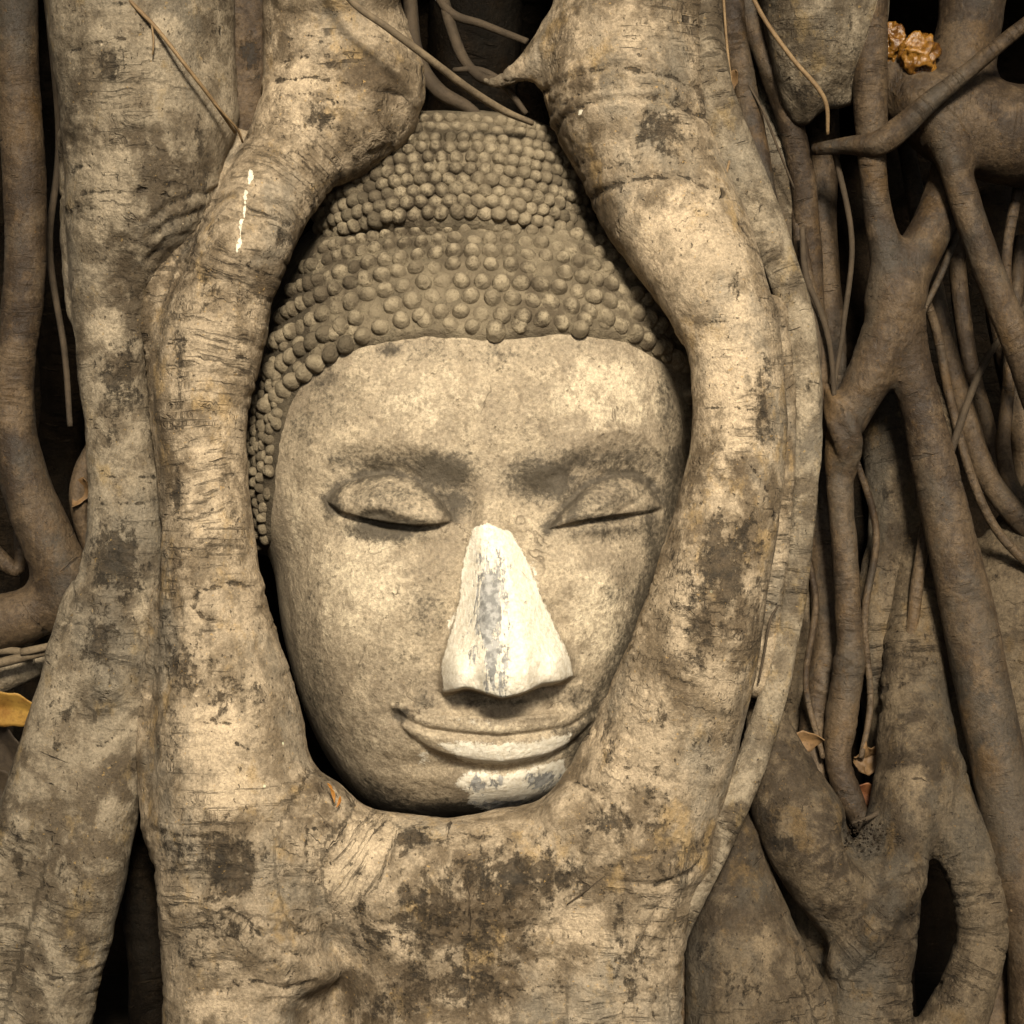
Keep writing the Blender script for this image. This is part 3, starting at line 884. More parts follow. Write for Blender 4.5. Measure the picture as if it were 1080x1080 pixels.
o = tube_obj('aerial_root', [(955, 150, -240, 9), (972, 240, -215, 11), (985, 300, -200, 11), (1000, 370, -195, 11), (1020, 440, -185, 12), (1040, 500, -175, 13), (1075, 545, -165, 13), (1130, 590, -165, 14)], BROWN, seg=16)
tag(o, 'dim root curving out to the right edge above the pale slab of root', 'root', GR)
o = tube_obj('aerial_root', [(1050, 200, -280, 22), (1060, 330, -260, 20), (1075, 420, -250, 18), (1090, 520, -250, 18), (1110, 700, -260, 20)], BROWN, seg=18)
tag(o, 'dark root at the right edge half hidden behind the slanting leg', 'root', GR)
o = field_obj('buttress_root', [dict(p=[(1125, 500, -230, 30), (1085, 585, -205, 48), (1068, 660, -190, 60), (1070, 760, -185, 66), (1085, 900, -190, 68), (1090, 1200, -190, 80)]),
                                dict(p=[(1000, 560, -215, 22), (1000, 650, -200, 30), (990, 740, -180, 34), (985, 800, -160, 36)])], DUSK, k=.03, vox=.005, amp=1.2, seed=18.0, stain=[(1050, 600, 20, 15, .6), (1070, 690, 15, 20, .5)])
tag(o, 'mottled grey slab of root at the right edge behind the long leg', 'root', GR)

for pts, m, seg, lab in [
    ([(846, 240, -70, 3), (850, 290, -60, 3.5), (866, 330, -56, 3.5), (876, 370, -62, 3), (880, 420, -70, 2.5)], DARKTWIG, 10, 'wiry rootlet in the tangle beside the long tan root, upper one'),
    ([(838, 300, -60, 2.5), (856, 330, -52, 3), (864, 372, -50, 3), (858, 410, -56, 2.5)], DARKTWIG, 10, 'wiry rootlet in the tangle beside the long tan root, lower one'),
    ([(1100, 300, -150, 4), (1040, 380, -140, 4), (1005, 470, -122, 4), (988, 530, -112, 3.5)], DARKTWIG, 10, 'dark rootlet slanting from the right edge down behind the long leg of the Y'),
    ([(878, 150, -100, 3), (898, 250, -95, 3), (890, 340, -98, 3), (878, 420, -96, 2.5)], DARKTWIG, 10, 'dark rootlet trailing down left of the Y, from under the slanting root'),
    ([(1026, 180, -122, 4), (1004, 260, -110, 4), (978, 320, -106, 3.5), (962, 350, -104, 3)], BROWN, 10, 'thin root crossing from the slanting leg to the neck of the Y'),
    ([(898, 470, -112, 3.5), (924, 560, -126, 4), (912, 650, -130, 4), (918, 740, -126, 3.5), (908, 800, -110, 3)], BROWN, 10, 'wavy thin root inside the loop below the Y'),
    ([(836, 540, -80, 3), (860, 630, -96, 3.5), (850, 720, -96, 3.5), (868, 800, -90, 3)], BROWN, 10, 'wavy thin root between the long tan root and the left leg of the Y'),
    ([(1078, 180, -135, 6), (1062, 270, -128, 6), (1070, 340, -122, 6), (1100, 420, -120, 6)], BROWN, 12, 'thin bowed root below the cross root at the right edge'),
    ([(44, -60, -150, 4), (62, 140, -162, 4), (52, 260, -160, 4), (68, 370, -150, 3.5), (74, 450, -140, 3)], DARKTWIG, 10, 'dark rootlet hanging in the black gap at the left'),
    ([(1078, 250, -240, 7), (1068, 350, -215, 7), (1062, 430, -200, 7), (1058, 470, -190, 8), (1066, 510, -185, 8), (1090, 540, -185, 8)], BROWN, 14, 'short hooked root in the shadow at the right edge'),
    ([(1000, 60, -290, 10), (1004, 180, -275, 9), (1012, 300, -260, 9), (1022, 380, -250, 9), (1040, 450, -245, 9), (1048, 520, -245, 8)], BROWN, 14, 'faint slim root far back between the Y and the right edge'),
    ([(962, 286, -105, 5), (985, 340, -130, 5), (1002, 420, -140, 5), (1024, 500, -130, 5), (1052, 560, -128, 5), (1100, 610, -128, 5)], BROWN, 12, 'thin root bowing across the dark space right of the Y'),
    ([(850, 560, -210, 18), (852, 660, -190, 19), (842, 760, -170, 20), (846, 840, -160, 20), (850, 1000, -150, 24)], DUSK, 18, 'shaded root at the back between the long tan root and the Y leg'),
    ([(700, -200, -180, 20), (752, 0, -160, 14), (768, 120, -140, 13), (790, 220, -130, 12), (815, 320, -130, 10)], BROWN, 16, 'root lying deep behind the dry straw, partly covered by others'),
    ([(960, 820, -60, 3), (940, 846, -52, 3), (918, 862, -46, 2.5), (898, 868, -44, 2)], DARKTWIG, 10, 'tiny rootlet crossing the pocket above the soil crumbs')]:
    tag(tube_obj('aerial_root' if m is not DARKTWIG else 'rootlet', pts, m, seg=seg), lab, 'root' if m is not DARKTWIG else 'rootlet', GR)

# low right
o = field_obj('knotted_root', [
    dict(p=[(985, 420, -230, 18), (978, 520, -195, 24), (970, 620, -155, 30), (965, 720, -120, 36), (968, 790, -95, 44), (962, 845, -72, 46), (940, 905, -58, 40), (924, 980, -48, 44), (914, 1060, -42, 50), (910, 1200, -42, 60)], k=.012),
    dict(p=[(985, 820, -84, 36), (1008, 875, -70, 33), (1030, 935, -62, 30), (1036, 985, -58, 28), (1024, 1035, -54, 30), (1002, 1085, -50, 36), (980, 1140, -46, 46)], k=.012),
    dict(p=[(802, 740, -66, 14), (815, 785, -56, 28), (830, 835, -46, 42), (858, 890, -36, 50), (882, 935, -34, 42), (895, 965, -40, 34)], k=.014),
    dict(p=[(850, 930, -110, 28), (872, 990, -100, 32), (890, 1050, -85, 38), (900, 1130, -70, 50)], k=.015),
    dict(p=[(965, 930, -25, 12), (940, 955, -8, 16), (915, 985, -6, 15), (890, 1015, -16, 16)], k=.02)],
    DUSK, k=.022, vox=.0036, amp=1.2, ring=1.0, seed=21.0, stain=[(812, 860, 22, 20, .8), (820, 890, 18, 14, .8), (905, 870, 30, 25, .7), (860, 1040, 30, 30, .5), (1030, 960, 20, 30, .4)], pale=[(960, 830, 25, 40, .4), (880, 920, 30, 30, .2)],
    carve=[(918, 966, 14, 8, .01), (912, 885, -20, 24, .03)])
tag(o, 'gnarled greyish root at the lower right, knotted and looping round a hole', 'root', GR)
o = field_obj('buttress_root', [dict(p=[(770, 850, -70, 26), (762, 910, -58, 36), (770, 970, -50, 50), (782, 1040, -42, 62), (800, 1130, -40, 78), (810, 1200, -40, 84)]),
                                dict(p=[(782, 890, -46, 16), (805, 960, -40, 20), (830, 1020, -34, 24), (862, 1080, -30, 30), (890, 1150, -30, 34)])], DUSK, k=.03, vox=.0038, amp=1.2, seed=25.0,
              stain=[(790, 1040, 30, 40, .45), (740, 1000, 15, 40, .5)], pale=[(810, 1000, 12, 40, .5)])
tag(o, 'wedge shaped root spreading out at the foot, right of the fused base', 'root', GR)
o = tube_obj('aerial_root', [(858, 400, -200, 10), (864, 520, -185, 13), (868, 600, -170, 14), (872, 680, -150, 15), (862, 740, -130, 16), (858, 800, -115, 14), (872, 850, -105, 13), (890, 880, -100, 10)], BROWN, seg=16)
tag(o, 'short dim root behind the curled brown leaf', 'root', GR)
o = tube_obj('aerial_root', [(1060, 1000, -120, 22), (1045, 1050, -105, 22), (1060, 1110, -95, 24), (1080, 1200, -95, 30)], BROWN, seg=16)
tag(o, 'stub of root in the bottom right corner', 'root', GR)
o = tube_obj('aerial_root', [(712, 985, -60, 8), (722, 1030, -50, 8), (724, 1090, -45, 8), (722, 1200, -45, 9)], BROWN, seg=12)
tag(o, 'thin root in the slit between the fused base and the wedge root', 'root', GR)

# background roots high in the hollow above the head
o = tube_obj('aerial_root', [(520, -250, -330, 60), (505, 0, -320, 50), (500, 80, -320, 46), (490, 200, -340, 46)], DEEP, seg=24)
tag(o, 'broad shade-dark root at the back of the hollow above the head', 'root', GR)
TW = 'rootlets in the hollow above the head'
for pts, lab in [
    ([(425, -200, -160, 9), (432, 0, -140, 8), (440, 60, -130, 8), (462, 95, -125, 8), (495, 115, -125, 7), (530, 150, -130, 6)], 'rootlet at the left of the dark hollow above the head'),
    ([(440, -200, -175, 8), (455, -60, -160, 7), (480, 42, -140, 6), (502, 78, -114, 5.5), (524, 86, -92, 5), (545, 84, -84, 4)], 'rootlet joining the spur of the right root from the top'),
    ([(440, -60, -150, 5), (470, 8, -145, 5), (510, 26, -140, 4.5), (556, 44, -120, 4)], 'light rootlet crossing the top of the dark hollow'),
    ([(478, 74, -120, 3), (505, 74, -115, 4), (530, 88, -110, 4), (555, 120, -110, 3)], 'short stiff rootlet low in the dark hollow')]:
    tag(tube_obj('rootlet', pts, DARKTWIG, seg=10, ring=.2), lab, 'rootlet', TW)
o = tube_obj('rootlet', [(330, -60, 60, 3.5), (368, -2, 62, 3.5), (410, 30, 60, 4), (450, 60, 40, 4), (492, 92, 0, 4), (530, 116, -40, 4), (562, 130, -60, 3)], TWIG, seg=10, ring=.2)
tag(o, 'long grey rootlet slanting in front of the left root and over the hollow', 'rootlet', TW)

# straws and hair-thin rootlets
ST = 'dry straws caught in the roots'
for pts, lab in [
    ([(120, -20, 48, 1.6), (140, 4, 54, 2.2), (165, 30, 56, 2.2), (195, 68, 52, 2.2), (226, 108, 30, 2.0), (248, 140, 0, 1.6)], 'brown straw lying across the broad grey root at the top left'),
    ([(160, 26, 56, 1.2), (162, 42, 57, 1.2), (161, 58, 56, .9)], 'tiny bit of straw hanging from the long brown one at top left'),
    ([(224, 106, 32, 1.2), (236, 120, 24, 1.4), (250, 136, 8, 1.4), (256, 150, -10, 1.2)], 'short straw end stuck in the crease at the upper left'),
    ([(762, -20, -50, 1.4), (766, 40, -44, 1.5), (772, 100, -36, 1.6), (774, 145, -28, 1.6), (764, 192, -12, 1.2)], 'dry straw dangling beside the thick right root at the top'),
    ([(786, -20, -40, 2.2), (806, 20, -30, 2.6), (836, 62, -22, 2.6), (862, 92, -20, 2.6), (872, 112, -24, 2.2), (873, 142, -34, 1.8)], 'pale curved rootlet in front of the hanging lobe'),
    ([(790, 90, -70, 1.2), (806, 120, -66, 1.3), (822, 160, -70, 1.3), (838, 200, -80, 1.2)], 'dark fibre behind the narrow brown root at the upper right'),
    ([(700, 870, 62, .8), (660, 905, 68, .8), (630, 930, 66, .8), (598, 954, 60, .7)], 'single brown fibre lying across the base below the chin'),
    ([(820, 640, -5, 1.2), (812, 655, 2, 1.4), (806, 690, 4, 1.3), (800, 720, 2, 1.1)], 'frayed fibre on the seam beside the thick right root')]:
    tag(tube_obj('straw', pts, STRAW if 'fibre' not in lab else DARKTWIG, seg=8, ring=0, rough=.2), lab, 'straw', ST)

# ------------------------------------------------------------------ the stone head
HC = (500.0, 500.0)
SIL = [(500, 213), (580, 220), (650, 250), (697, 290), (724, 345), (740, 420), (738, 500), (722, 580), (694, 665), (660, 745), (628, 800), (592, 838), (545, 858), (490, 868), (440, 868), (394, 855), (351, 806), (321, 745),
       (300, 670), (289, 600), (268, 555), (258, 500), (261, 440), (273, 380), (289, 315), (312, 272), (345, 243), (420, 220)]
HAIRLINE = [(240, 640), (280, 572), (289, 500), (294, 462), (305, 428), (323, 402), (348, 384), (385, 369), (450, 359), (520, 363), (600, 355), (660, 363), (698, 379), (716, 402), (722, 450), (728, 520), (770, 560), (800, 150), (200, 150)]
H0 = 178.0                                    # millimetres from the head's middle to the reference plane
HS = (CAM_D + .03) / CAM_D


def head_world(X, Y, H):
    return np.stack([(X - 540) / 1000 * HS, -(H - H0) / 1000, CAM_Z + (540 - Y) / 1000 * HS], -1)


SIL = [(540 + (x - 540) * 1.06, 540 + (y - 540) * 1.06) for x, y in SIL]
_sa = np.array([math.atan2(y - HC[1], x - HC[0]) for x, y in SIL])
_sr = np.array([math.hypot(y - HC[1], x - HC[0]) for x, y in SIL])
_dense = catmull([(x, y) for x, y in SIL] + [SIL[0]], 12)
_da = np.arctan2(_dense[:, 1] - HC[1], _dense[:, 0] - HC[0])
_dr = np.hypot(_dense[:, 1] - HC[1], _dense[:, 0] - HC[0])
_od = np.argsort(_da)
_da, _dr = _da[_od], _dr[_od]


def sil_r(th):
    return np.interp(th, _da, _dr, period=2 * np.pi)


def gauss(X, Y, x, y, sx, sy, rot=0):
    c, s = math.cos(R(rot)), math.sin(R(rot))
    u = (X - x) * c + (Y - y) * s
    v = -(X - x) * s + (Y - y) * c
    return np.exp(-(u / sx) ** 2 - (v / sy) ** 2)


def base_h(X, Y):
    th = np.arctan2(Y - HC[1], X - HC[0])
    rho = np.clip(np.hypot(X - HC[0], Y - HC[1]) / sil_r(th), 0, 1)
    p = 2.5 + 2.6 * np.maximum(np.sin(th), 0) ** 2
    return 190 * np.maximum(1 - rho ** p, 0) ** .55


def eye(X, Y, xs, yt, yb, A):
    x0, x1 = xs[0], xs[-1]
    t = np.interp(X, xs, yt)
    b = np.interp(X, xs, yb)
    s = np.clip((X - x0) / (x1 - x0), 0, 1)
    inx = (X > x0) & (X < x1)
    v = (Y - t) / np.maximum(b - t, 1e-3)
    env = np.sin(np.pi * s) ** .55
    up = np.clip(1 - ((v - .68) / .70) ** 2, 0, 1) ** .8          # the lid: rises from the crease, bulges, then stops
    lid = A * env * np.where(v < 0, 0, np.where(v < .68, up, np.where(v < 1, 1 - .35 * ((v - .68) / .32) ** 2, 0)))
    slit = -5.5 * env * np.exp(-((Y - b - 3.5) / 3.6) ** 2) * (.75 + .45 * np.sin(X * .13 + A))
    lower = 2.2 * env * np.exp(-((Y - b - 12) / 6) ** 2)
    crease = -5.8 * env ** .5 * np.exp(-((Y - t + 4) / 8) ** 2) * (.6 + .4 * np.sin(X * .07 + A))
    return np.where(inx, lid + slit + lower + crease, 0)


def face_h(X, Y):
    h = base_h(X, Y)
    g = lambda *a: gauss(X, Y, *a)
    # broad forms
    h = h + 7 * g(395, 650, 75, 85) + 8 * g(630, 640, 60, 80) + 5 * g(500, 430, 160, 50)
    h = h + 15 * g(535, 836, 64, 34) - 5 * g(480, 808, 80, 10, 4) + 9 * g(520, 768, 95, 48)
    # eye sockets under the brows
    h = h - 13 * g(415, 505, 66, 32, -4) - 12 * g(640, 503, 60, 30, -6)
    h = h - 13 * g(488, 528, 22, 26, 15) - 13 * g(560, 530, 22, 26, -15)
    h = h - 4 * g(410, 575, 60, 16) - 4 * g(630, 572, 50, 14)
    # brows: a soft ridge with a fine raised edge
    for b in ([(330, 492), (352, 474), (385, 463), (425, 464), (460, 476), (490, 498), (506, 525)], [(712, 492), (694, 472), (668, 459), (636, 460), (602, 472), (570, 496), (548, 524)]):
        d, t = seg_dist(X, Y, b)
        h = h + (5.0 * np.exp(-(d / 15) ** 2) + 1.1 * np.exp(-(d / 2.6) ** 2) * sstep(.6, .1, t) * (.5 + .5 * np.sin(X * .21))) * sstep(1.0, .75, t)
    # heavy lids, looking down
    h = h + eye(X, Y, [346, 362, 385, 412, 440, 462, 480], [527, 512, 503, 500, 508, 524, 547], [530, 540, 546, 551, 554, 553, 549], 24)
    h = h + eye(X, Y, [578, 596, 618, 645, 668, 686, 702], [556, 535, 514, 502, 502, 512, 533], [558, 553, 548, 544, 541, 539, 535], 17)
    # broken edge of the left lid, folds in the right one
    h = h - 8.5 * g(404, 543, 18, 7, 12) - 5 * g(400, 560, 40, 9) - 4 * g(388, 545, 10, 5) - 4 * g(425, 549, 12, 4)
    d, _ = seg_dist(X, Y, [(625, 536), (648, 526), (662, 514), (672, 508)])
    h = h + 2.5 * np.exp(-(d / 4) ** 2)
    d, _ = seg_dist(X, Y, [(650, 540), (668, 530), (684, 519), (690, 508)])
    h = h - 2.8 * np.exp(-(d / 3.5) ** 2)
    d, _ = seg_dist(X, Y, [(632, 458), (655, 453), (676, 458), (694, 472), (706, 487)])
    h = h + 2.4 * np.exp(-(d / 3.2) ** 2)
    # nose: long ridge flaring to the wings, cut flat below
    cx = np.interp(Y, [500, 545, 560, 620, 690, 735], [515, 517, 518, 527, 534, 535])
    wl = np.interp(Y, [490, 530, 560, 620, 665, 692, 715, 735], [15, 17, 23, 41, 56, 66, 68, 66])
    wr = np.interp(Y, [490, 530, 560, 620, 665, 692, 712, 735], [15, 17, 23, 43, 59, 67, 70, 66])
    u = (X - cx)
    q = np.where(u < 0, -u / wl, u / wr)
    top = np.interp(Y, [495, 525, 550, 620, 680, 705, 735], [0, 4, 12, 33, 56, 61, 57])
    lin = np.clip((1.04 - q) / .72, 0, 1)
    prof = .6 * lin + .4 * lin * lin * (3 - 2 * lin)
    wing = np.interp(Y, [650, 690, 715, 735], [0, 10, 16, 14]) * (np.exp(-((q - .80) / .22) ** 2))
    edge = np.interp(X, [455, 470, 492, 512, 530, 548, 570, 590, 604, 615], [727, 729, 722, 727, 732, 728, 720, 717, 712, 710])
    cut = sstep(4.5, -4.5, Y - edge)
    h = h + (top * prof + wing * (q < 1.25)) * cut
    h = h + (9 * g(484, 702, 15, 19) + 9 * g(588, 693, 15, 19) + 7 * g(534, 712, 20, 20) - 7 * g(506, 716, 9, 15) - 7 * g(566, 711, 9, 15)) * cut
    h = h - 9 * g(497, 728, 13, 6) * (1 - cut * .3) - 9 * g(572, 721, 13, 6) * (1 - cut * .3)
    # groove beside the wings
    for b in ([(478, 640), (462, 690), (462, 725)], [(586, 640), (608, 690), (610, 716)]):
        d, _ = seg_dist(X, Y, b)
        h = h - 3.2 * np.exp(-(d / 7) ** 2)
    h = h - 5 * g(500, 732, 22, 6) - 5 * g(570, 728, 22, 6) - 3 * g(535, 742, 9, 9)
    # mouth
    seam = [(423, 752), (434, 759), (453, 766), (490, 771), (527, 774), (560, 771), (600, 766), (630, 750)]
    d, t = seg_dist(X, Y, seam)
    ex = np.interp(t, [0, .12, .5, .9, 1], [.35, .8, 1, .8, .35])
    ys = np.interp(X, [p[0] for p in seam], [p[1] for p in seam])
    mx = (X > 424) & (X < 628)
    env = np.where(mx, np.clip(np.sin(np.pi * np.clip((X - 420) / 212, 0, 1)), 0, 1) ** .5, 0)
    vu = (ys - Y) / np.interp(X, [425, 460, 500, 530, 560, 600, 628], [8, 18, 23, 21, 23, 18, 8])
    vl = (Y - ys) / np.interp(X, [425, 460, 500, 540, 580, 625], [12, 28, 34, 34, 31, 12])
    h = h + 13 * env * np.where((vu > 0) & (vu < 1), np.sqrt(np.clip(1 - (vu * 1.25 - .35) ** 2, 0, 1)) * sstep(1, .84, vu), 0)
    h = h + 16 * env * np.where((vl > 0) & (vl < 1), np.sqrt(np.clip(1 - (vl * 1.3 - .5) ** 2, 0, 1)) * sstep(1, .72, vl), 0)
    h = h - 7 * ex * np.exp(-(d / 3.4) ** 2)
    h = h - 6 * g(425, 754, 10, 7) - 5 * g(628, 750, 9, 7)
    d, _ = seg_dist(X, Y, [(416, 742), (445, 748), (490, 751), (530, 754), (570, 752), (622, 744)])
    h = h + 3.4 * np.exp(-(d / 3.0) ** 2)
    d, _ = seg_dist(X, Y, [(440, 775), (462, 795), (492, 808), (530, 812), (570, 805), (606, 784)])
    h = h - 3.0 * np.exp(-(d / 4.5) ** 2)
    # smile creases, chips
    d, _ = seg_dist(X, Y, [(455, 715), (436, 735), (420, 745), (412, 756)])
    h = h - 2.5 * np.exp(-(d / 8) ** 2)
    h = h - 3 * g(412, 814, 9, 7) - 2.5 * g(447, 798, 11, 10) + 2 * g(449, 800, 7, 8) - 2.5 * g(412, 374, 9, 6)
    return h


# polar sheet of the front, dense where the surface turns away, and a plain rounded back
NT_, NP_ = 760, 300
th = np.linspace(-np.pi, np.pi, NT_, endpoint=False)
ph = np.linspace(0, np.pi / 2, NP_) ** 1.0
TH, PH = np.meshgrid(th, ph)
RR = sil_r(TH) * np.sin(PH)
X, Y = HC[0] + RR * np.cos(TH), HC[1] + RR * np.sin(TH)
edge_fade = sstep(1.0, .93, np.sin(PH))
Hf = base_h(X, Y) + (face_h(X, Y) - base_h(X, Y)) * edge_fade
co = head_world(X, Y, Hf).reshape(-1, 3)
nz = 1.3 * fbm(co * 28, 3) + .5 * fbm(co * 90, 2)
co[:, 1] -= nz / 1000 * edge_fade.ravel()
nb = 30
TB, PB = np.meshgrid(th, np.linspace(np.pi / 2, np.pi, nb)[1:])
RB = sil_r(TB) * np.sin(PB)
cob = head_world(HC[0] + RB * np.cos(TB), HC[1] + RB * np.sin(TB), 130 * np.cos(PB)).reshape(-1, 3)
co_all = np.vstack([co, cob])
rows = NP_ + nb - 1
i = np.arange(rows - 1)[:, None] * NT_
j = np.arange(NT_)[None, :]
j2 = (j + 1) % NT_
faces = np.stack([i + j, i + j2, i + NT_ + j2, i + NT_ + j], -1).reshape(-1, 4)
Xa = np.concatenate([X.ravel(), (HC[0] + RB * np.cos(TB)).ravel()])
Ya = np.concatenate([Y.ravel(), (HC[1] + RB * np.sin(TB)).ravel()])
isback = np.concatenate([np.zeros(co.shape[0]), np.ones(cob.shape[0])])

NOSE_W = [(500, 556), (516, 552), (540, 562), (556, 590), (570, 628), (586, 662), (600, 692), (603, 710), (578, 722), (530, 730), (498, 722), (470, 726), (467, 700), (476, 668), (486, 630), (490, 590)]
LIP_W = [(460, 780), (490, 777), (530, 780), (570, 777), (606, 771), (598, 790), (565, 802), (528, 806), (490, 802)]
CHIN_W = [(480, 828), (494, 814), (530, 817), (556, 811), (594, 803), (600, 818), (588, 840), (560, 856), (520, 862), (494, 850), (496, 836)]
white = np.maximum.reduce([sstep(-5, 5, sdf_poly(Xa, Ya, NOSE_W)), .75 * sstep(-9, 8, sdf_poly(Xa, Ya, LIP_W)), .6 * gauss(Xa, Ya, 560, 640, 14, 60), .5 * gauss(Xa, Ya, 478, 660, 10, 40), .85 * sstep(-12, 9, sdf_poly(Xa, Ya, CHIN_W)), .55 * gauss(Xa, Ya, 447, 798, 12, 12),
                           .40 * gauss(Xa, Ya, 500, 757, 55, 8), .30 * gauss(Xa, Ya, 620, 650, 30, 45)])
grey = np.maximum.reduce([.85 * gauss(Xa, Ya, 518, 640, 21, 85), .6 * gauss(Xa, Ya, 530, 705, 17, 35), .5 * gauss(Xa, Ya, 496, 665, 10, 45), .35 * gauss(Xa, Ya, 540, 640, 10, 60), .8 * gauss(Xa, Ya, 504, 828, 12, 15), .8 * gauss(Xa, Ya, 524, 826, 9, 12),
                          .8 * gauss(Xa, Ya, 572, 826, 22, 16), .75 * gauss(Xa, Ya, 530, 852, 45, 7)])
grime_shade = blobs(Xa, Ya, [(385, 488, 55, 17, .42), (430, 492, 40, 18, .5), (408, 522, 66, 26, .42), (645, 522, 60, 24, .42), (465, 498, 40, 26, .75), (480, 530, 22, 20, .62), (575, 505, 45, 26, .78), (655, 482, 55, 17, .46), (610, 488, 40, 20, .55), (690, 490, 25, 14, .4), (408, 556, 48, 15, .8), (398, 545, 22, 8, 1.0), (640, 560, 60, 12, .45), (385, 515, 40, 12, .35), (600, 525, 30, 14, .4), (352, 530, 14, 22, .65), (640, 548, 55, 9, .5),
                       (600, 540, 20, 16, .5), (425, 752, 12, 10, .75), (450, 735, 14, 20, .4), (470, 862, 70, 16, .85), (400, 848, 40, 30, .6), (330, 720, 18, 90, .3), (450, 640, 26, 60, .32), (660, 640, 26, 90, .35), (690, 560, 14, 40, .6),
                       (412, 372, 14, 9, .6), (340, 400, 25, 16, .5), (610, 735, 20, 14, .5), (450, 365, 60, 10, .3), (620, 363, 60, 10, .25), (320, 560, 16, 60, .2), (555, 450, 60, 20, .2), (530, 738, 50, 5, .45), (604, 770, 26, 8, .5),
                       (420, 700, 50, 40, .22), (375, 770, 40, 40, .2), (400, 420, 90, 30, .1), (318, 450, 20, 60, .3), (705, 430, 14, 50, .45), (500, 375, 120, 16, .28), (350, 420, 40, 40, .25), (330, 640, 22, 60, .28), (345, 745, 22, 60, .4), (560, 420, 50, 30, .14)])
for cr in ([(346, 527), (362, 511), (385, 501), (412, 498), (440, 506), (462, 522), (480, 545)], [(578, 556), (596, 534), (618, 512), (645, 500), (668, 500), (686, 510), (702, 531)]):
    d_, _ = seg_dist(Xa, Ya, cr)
    grime_shade = np.maximum(grime_shade, .58 * np.exp(-(d_ / 10) ** 2))
pale = blobs(Xa, Ya, [(385, 615, 60, 70, .8), (632, 655, 34, 60, 1.0), (640, 415, 70, 40, .9), (440, 420, 90, 40, .5), (520, 765, 60, 12, .7), (545, 800, 60, 30, .7), (395, 790, 40, 30, .4), (310, 560, 14, 60, .6), (412, 522, 30, 12, .5)])  # bright cheeks, forehead and lips: highlights painted in as paler stone
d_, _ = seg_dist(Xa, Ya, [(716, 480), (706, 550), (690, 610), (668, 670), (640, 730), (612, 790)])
grime_shade = np.maximum(grime_shade, .5 * np.exp(-(d_ / 20) ** 2))  # painted contact shade beside the right root, mixed with real soiling
grime_shade = grime_shade * 1.3
head = mesh_obj('statue_head', co_all, faces, STONE, {'white': white * (1 - isback), 'grey': grey, 'grime_shade': grime_shade, 'pale': pale})
tag(head, 'weathered stone statue head with closed eyes, tight curls and a whitewashed nose, held by roots', 'statue head')

# hair cap: the same sheet lifted off the skull inside the hairline
me = head.data
nv = np.zeros(len(me.vertices) * 3, np.float32)
me.vertices.foreach_get('normal', nv)
nv = nv.reshape(-1, 3)[:len(co)]
hd = sdf_poly(X.ravel(), Y.ravel(), HAIRLINE)
lift = (-4 + 11 * sstep(-4, 9, hd)) / 1000
hco = head_world(X, Y, base_h(X, Y)).reshape(-1, 3)
nn = nv.copy()
hco = hco + nn * lift[:, None]
nzh = 1.6 * fbm(hco * 40, 3)
hco = hco + nn * (nzh / 1000)[:, None]
keep = hd > -6
ff = faces[:(NP_ - 1) * NT_]
ff = ff[keep[ff].all(1)]


def curl_ball(c, n, r, hgt, seed):
    """one snail curl: a blunt knob with a slight spiral groove, c on the surface, n its normal"""
    n = n / np.linalg.norm(n)
    a = np.cross(n, [0.3, 0.1, 1.0])
    a /= np.linalg.norm(a)
    b = np.cross(n, a)
    vs_, fs_ = [], []
    m, k = 14, 6
    for t in range(k):
        z = math.sin(t / (k - .35) * math.pi / 2)
        w = math.cos(t / (k - .35) * math.pi / 2) ** .8
        for s in range(m):
            an = 2 * math.pi * s / m
            g = 1 + .06 * math.sin(an * 2 + seed) + .05 * math.sin(an - t * 1.3 + seed * 3)
            vs_.append(c + (a * math.cos(an) + b * math.sin(an)) * r * w * g + n * (hgt * z * (1 + .05 * math.sin(an + seed)) - .25 * r))
    vs_.append(c + n * (hgt * .97 - .25 * r))
    for t in range(k - 1):
        for s in range(m):
            fs_.append((t * m + s, t * m + (s + 1) % m, (t + 1) * m + (s + 1) % m, (t + 1) * m + s))
    for s in range(m):
        q = (k - 1) * m
        fs_.append((q + s, q + (s + 1) % m, k * m, k * m))
    return vs_, fs_


def add_curls(list_xyrh, surf, base_co, base_f, base_grime):
    V = [base_co]
    F = [base_f]
    G = [base_grime]
    Wn = [np.zeros(len(base_co))]
    off = len(base_co)
    for x, y, r, hg, gr in list_xyrh:
        c, n = surf(x, y)
        v, f = curl_ball(c, n, r / 1000, hg / 1000, random.uniform(0, 6))
        V.append(np.array(v))
        F.append(np.array(f) + off)
        G.append(np.full(len(v), gr))
        Wn.append(np.linspace(-.9, .75, len(v)).clip(0, 1) * max(0, .75 - gr))
        off += len(v)
    return np.vstack(V), np.vstack(F), np.concatenate(G), np.concatenate(Wn)


def hair_surf(x, y):
    e = 1.5
    def pt(a, b):
        return head_world(np.array(a), np.array(b), base_h(np.array([a]), np.array([b]))[0])
    p = pt(x, y)
    n = np.cross(pt(x + e, y) - pt(x - e, y), pt(x, y + e) - pt(x, y - e))
    if n[1] > 0:
        n = -n
    n = n / np.linalg.norm(n)
    return p + n * .0065, n


